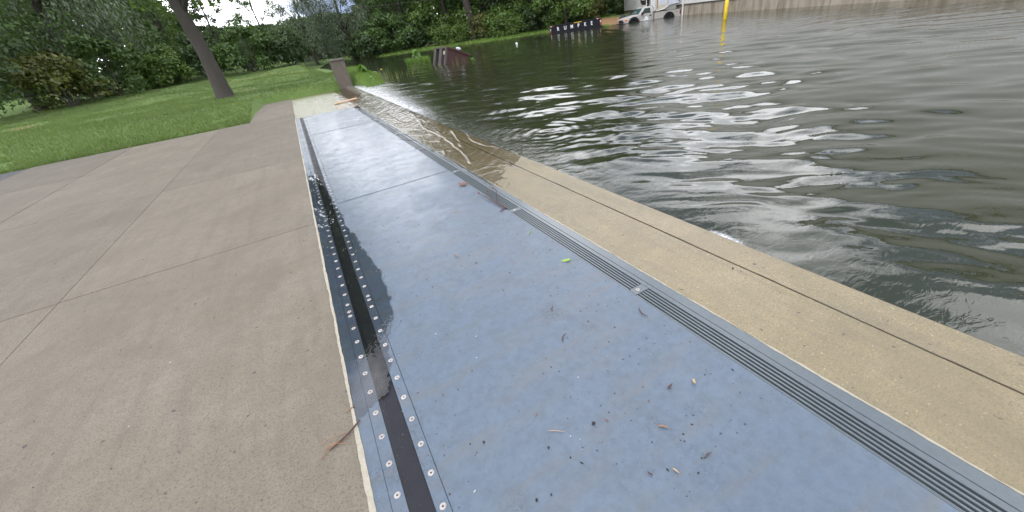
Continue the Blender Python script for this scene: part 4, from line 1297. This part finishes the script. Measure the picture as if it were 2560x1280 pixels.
rod('stick', .605, .533, .022, 108, .0032, 'twig', 'small dark stick left of the pale tan one', 'stick')
rod('twig', .835, .455, .035, 0, .0026, 'twig', 'bent dark twig at the right bottom corner of the deck', 'twig', .2)
stick('twig', 1.243, 1.255, 1.228, 1.165, .0030, -.16, 'twig', 'curved dark twig beside the drain grate bracket', 'twig')
stick('twig', .735, 1.305, .785, 1.352, .0028, .15, 'twig', 'thin curved twig on the middle of the deck', 'twig')
rod('stick', .602, 2.617, .06, -60, .004, 'stick', 'brown stick on the middle left deck', 'stick')
rod('needle', .385, 1.01, .024, 28, .002, 'stick', 'short brown needle behind the level straw', 'needle')
rod('needle', .92, 3.45, .10, -36, .0022, 'straw', 'tan straw near the wet twig', 'straw')
stick('twig', .83, 1.56, .86, 1.60, .0026, .1, 'twig', 'tiny twig below the green leaf', 'twig')
stick('green_straw', 1.20, 2.50, 1.27, 2.56, .0030, .1, 'greenleaf', 'green grass blade by the drain grate', 'grass blade')
peb = ob('pebble', rock_mesh(5, .0085), MAT['pebble'], None, (.564, .823, gz(.823, .007)))
tag(peb, 'round black pebble on the near deck', 'pebble')
for x, y, s_, lab in ((.345, .845, .8, 'black crumb just below the level straw'), (.13, 1.03, .9, 'black pebble on the deck near the hinge washers'), (.20, .700, .95, 'black pebble at the bottom left of the deck'), (.255, .685, .7, 'smaller black pebble beside the bottom left one'), (1.96, 1.16, 1.1, 'dark pebble on the dry concrete strip')):
    o_ = ob('pebble', peb.data, None, None, (x, y, gz(y, .006)), (x * 9, y * 7, 1)); o_.scale = (s_ * .8, s_ * .8, s_ * .6)
    tag(o_, lab, 'pebble')
def leaf_shape(poly, curl, mat, name, loc, rot, sc_, label):
    vs = [(x, y, curl * math.sin(2.3 * x + 1.1 * y) * .3 + curl * (x * x + y * y)) for x, y in poly]
    n_ = len(vs)
    vs2 = [(x, y, z + .03) for x, y, z in vs]
    m = MB().add(vs + vs2 + [(0, 0, 0), (0, 0, .03)], [(2 * n_, (i + 1) % n_, i) for i in range(n_)] + [(2 * n_ + 1, n_ + i, n_ + (i + 1) % n_) for i in range(n_)] + [(i, (i + 1) % n_, n_ + (i + 1) % n_, n_ + i) for i in range(n_)])
    o = ob(name, m, MAT[mat], None, loc, rot); o.scale = (sc_, sc_, sc_)
    return tag(o, label, 'leaf')
maple = []
for i in range(5):
    a = R(90 - 144 + i * 72)
    maple += [(math.cos(a - .45) * .48, math.sin(a - .45) * .48), (math.cos(a - .16) * .78, math.sin(a - .16) * .78), (math.cos(a) * 1.1, math.sin(a) * 1.1), (math.cos(a + .16) * .78, math.sin(a + .16) * .78)]
leaf_shape(maple, .18, 'dryleaf', 'maple_leaf', (1.253, 4.132, gz(4.132, .008)), (.05, .1, .6), .062, 'reddish brown lobed leaf at the edge of the drain grate')
ovl = [(-1, 0), (-.6, .28), (0, .42), (.5, .36), (.85, .5), (.9, .1), (1.05, -.2), (.5, -.32), (0, -.36), (-.6, -.22)]
leaf_shape(ovl, .12, 'greenleaf', 'green_leaf', (1.213, 1.969, gz(1.969, .006)), (.08, -.1, -.55), .036, 'yellow green leaf on the deck near the drain grate')
leaf_shape(ovl, .3, 'straw', 'curled_leaf', (1.064, .714, gz(.714, .008)), (.2, .3, .9), .017, 'small curled yellow leaf on the near right deck')
leaf_shape(ovl, .2, 'dryleaf', 'brown_leaf', (.62, .80, gz(.78, .005)), (.1, .1, 2), .009, 'tiny brown leaf right below the black pebble')
# branched wet twig on the grate
tw = empty('branched_twig', (1.30, 3.25, gz(3.25, .006)))
tag(tw, 'branched wet dark twig lying across the drain grate', 'twig')
ob('main_stem', MB().tube([(.02, -.12, .004), (.0, -.03, .01), (-.01, .10, .012), (-.02, .28, .012), (-.03, .44, .008)], [.009, .008, .006, .005, .003], 6), MAT['twig'], tw)
ob('side_shoot', MB().tube([(0, .07, .01), (.07, .20, .02), (.13, .33, .03), (.14, .45, .025)], [.006, .005, .004, .003], 6), MAT['twig'], tw)
ob('side_shoot', MB().tube([(-.01, .17, .01), (.04, .28, .018), (.06, .40, .015)], [.004, .003, .002], 6), MAT['twig'], tw)
ob('side_shoot', MB().tube([(.01, -.10, .006), (-.06, -.14, .005)], [.006, .004], 6), MAT['twig'], tw)
for x, y in ((-.03, .45), (.14, .46), (.06, .41)): ob('bud', rock_mesh(3, .012), MAT['dryleaf'], tw, (x, y, .014))
# bundle of dry needles on the left edge
nb_ = empty('needle_bundle', (-.375, 1.44, gz(1.44, .004)))
tag(nb_, 'bundle of dry brown needles and a twig on the left concrete edge', 'needles')
ob('needle', MB().tube([(-.09, -.035, .003), (0, 0, .008), (.055, .045, .006)], [.002, .0045, .0035], 6), MAT['twig'], nb_)
for k, (x0, y0, x1, y1) in enumerate(((-.12, .02, -.01, .02), (-.11, -.02, .0, -.01), (-.10, .0, -.015, -.045), (-.13, -.055, -.03, -.005))):
    ob('needle', MB().tube([(x0, y0, .003), ((x0 + x1) / 2, (y0 + y1) / 2 + .006, .007), (x1, y1, .003)], .0018, 5), MAT['stick'], nb_)
rod('needle', -.352, 1.585, .05, 20, .0028, 'stick', 'single brown needle on the left edge behind the bundle', 'needle')
# loose plank at the far end
pl = ob('plank', MB().box(-.52, .24, -.08, .08, 0, .035), MAT['plank'], None, (1.46, 15.55, gz(15.55, .03)), (.02, -.05, .06), .004)
tag(pl, 'short pale wooden plank washed up at the far end of the gate', 'plank')

# grit and crumbs washed over the deck: nobody could count it
r_ = np.random.default_rng(99)
V = []; F = []
n = 4200
gy_ = .4 + 9.0 * r_.random(n) ** 1.25
gx_ = np.where(r_.random(n) < .8, r_.uniform(-.3, 1.3, n), r_.uniform(-4.5, -.36, n))
keep = fbm(gx_ * 2.6, gy_ * 1.3, 71) + .15 * r_.random(n) > .52
gx_, gy_ = gx_[keep], gy_[keep]
for x, y in zip(gx_, gy_):
    s_ = .0011 + .0034 * r_.random() ** 4
    ln = s_ * (1 + 2.2 * r_.random() ** 4); a = r_.uniform(0, 6.283)
    ca, sa = math.cos(a), math.sin(a); b = len(V); z = gz(y, .002)
    for (u_, v_) in ((-ln, 0), (0, -s_), (ln, 0), (0, s_)): V.append((x + u_ * ca - v_ * sa, y + u_ * sa + v_ * ca, z))
    V.append((x, y, z + s_ * .9))
    F += [(b, b + 1, b + 4), (b + 1, b + 2, b + 4), (b + 2, b + 3, b + 4), (b + 3, b, b + 4)]
k = NT('grit')
geo = k.n('NewGeometry')
k.set(Base_Color=k.ramp(geo.outputs['Random Per Island'], [(.0, (.02, .018, .017)), (.55, (.035, .03, .028)), (.7, (.14, .075, .04)), (.84, (.07, .035, .025)), (.93, (.45, .43, .38)), (1.0, (.5, .5, .46))]), Roughness=.7)
for e in k.t.nodes:
    if e.type == 'VALTORGB': e.color_ramp.interpolation = 'CONSTANT'
gme = bpy.data.meshes.new('grit'); gme.from_pydata(V, [], F); gme.update()
tag(ob('grit', gme, k.m), 'fine dark grit and crumbs scattered over the blue deck', kind='stuff')
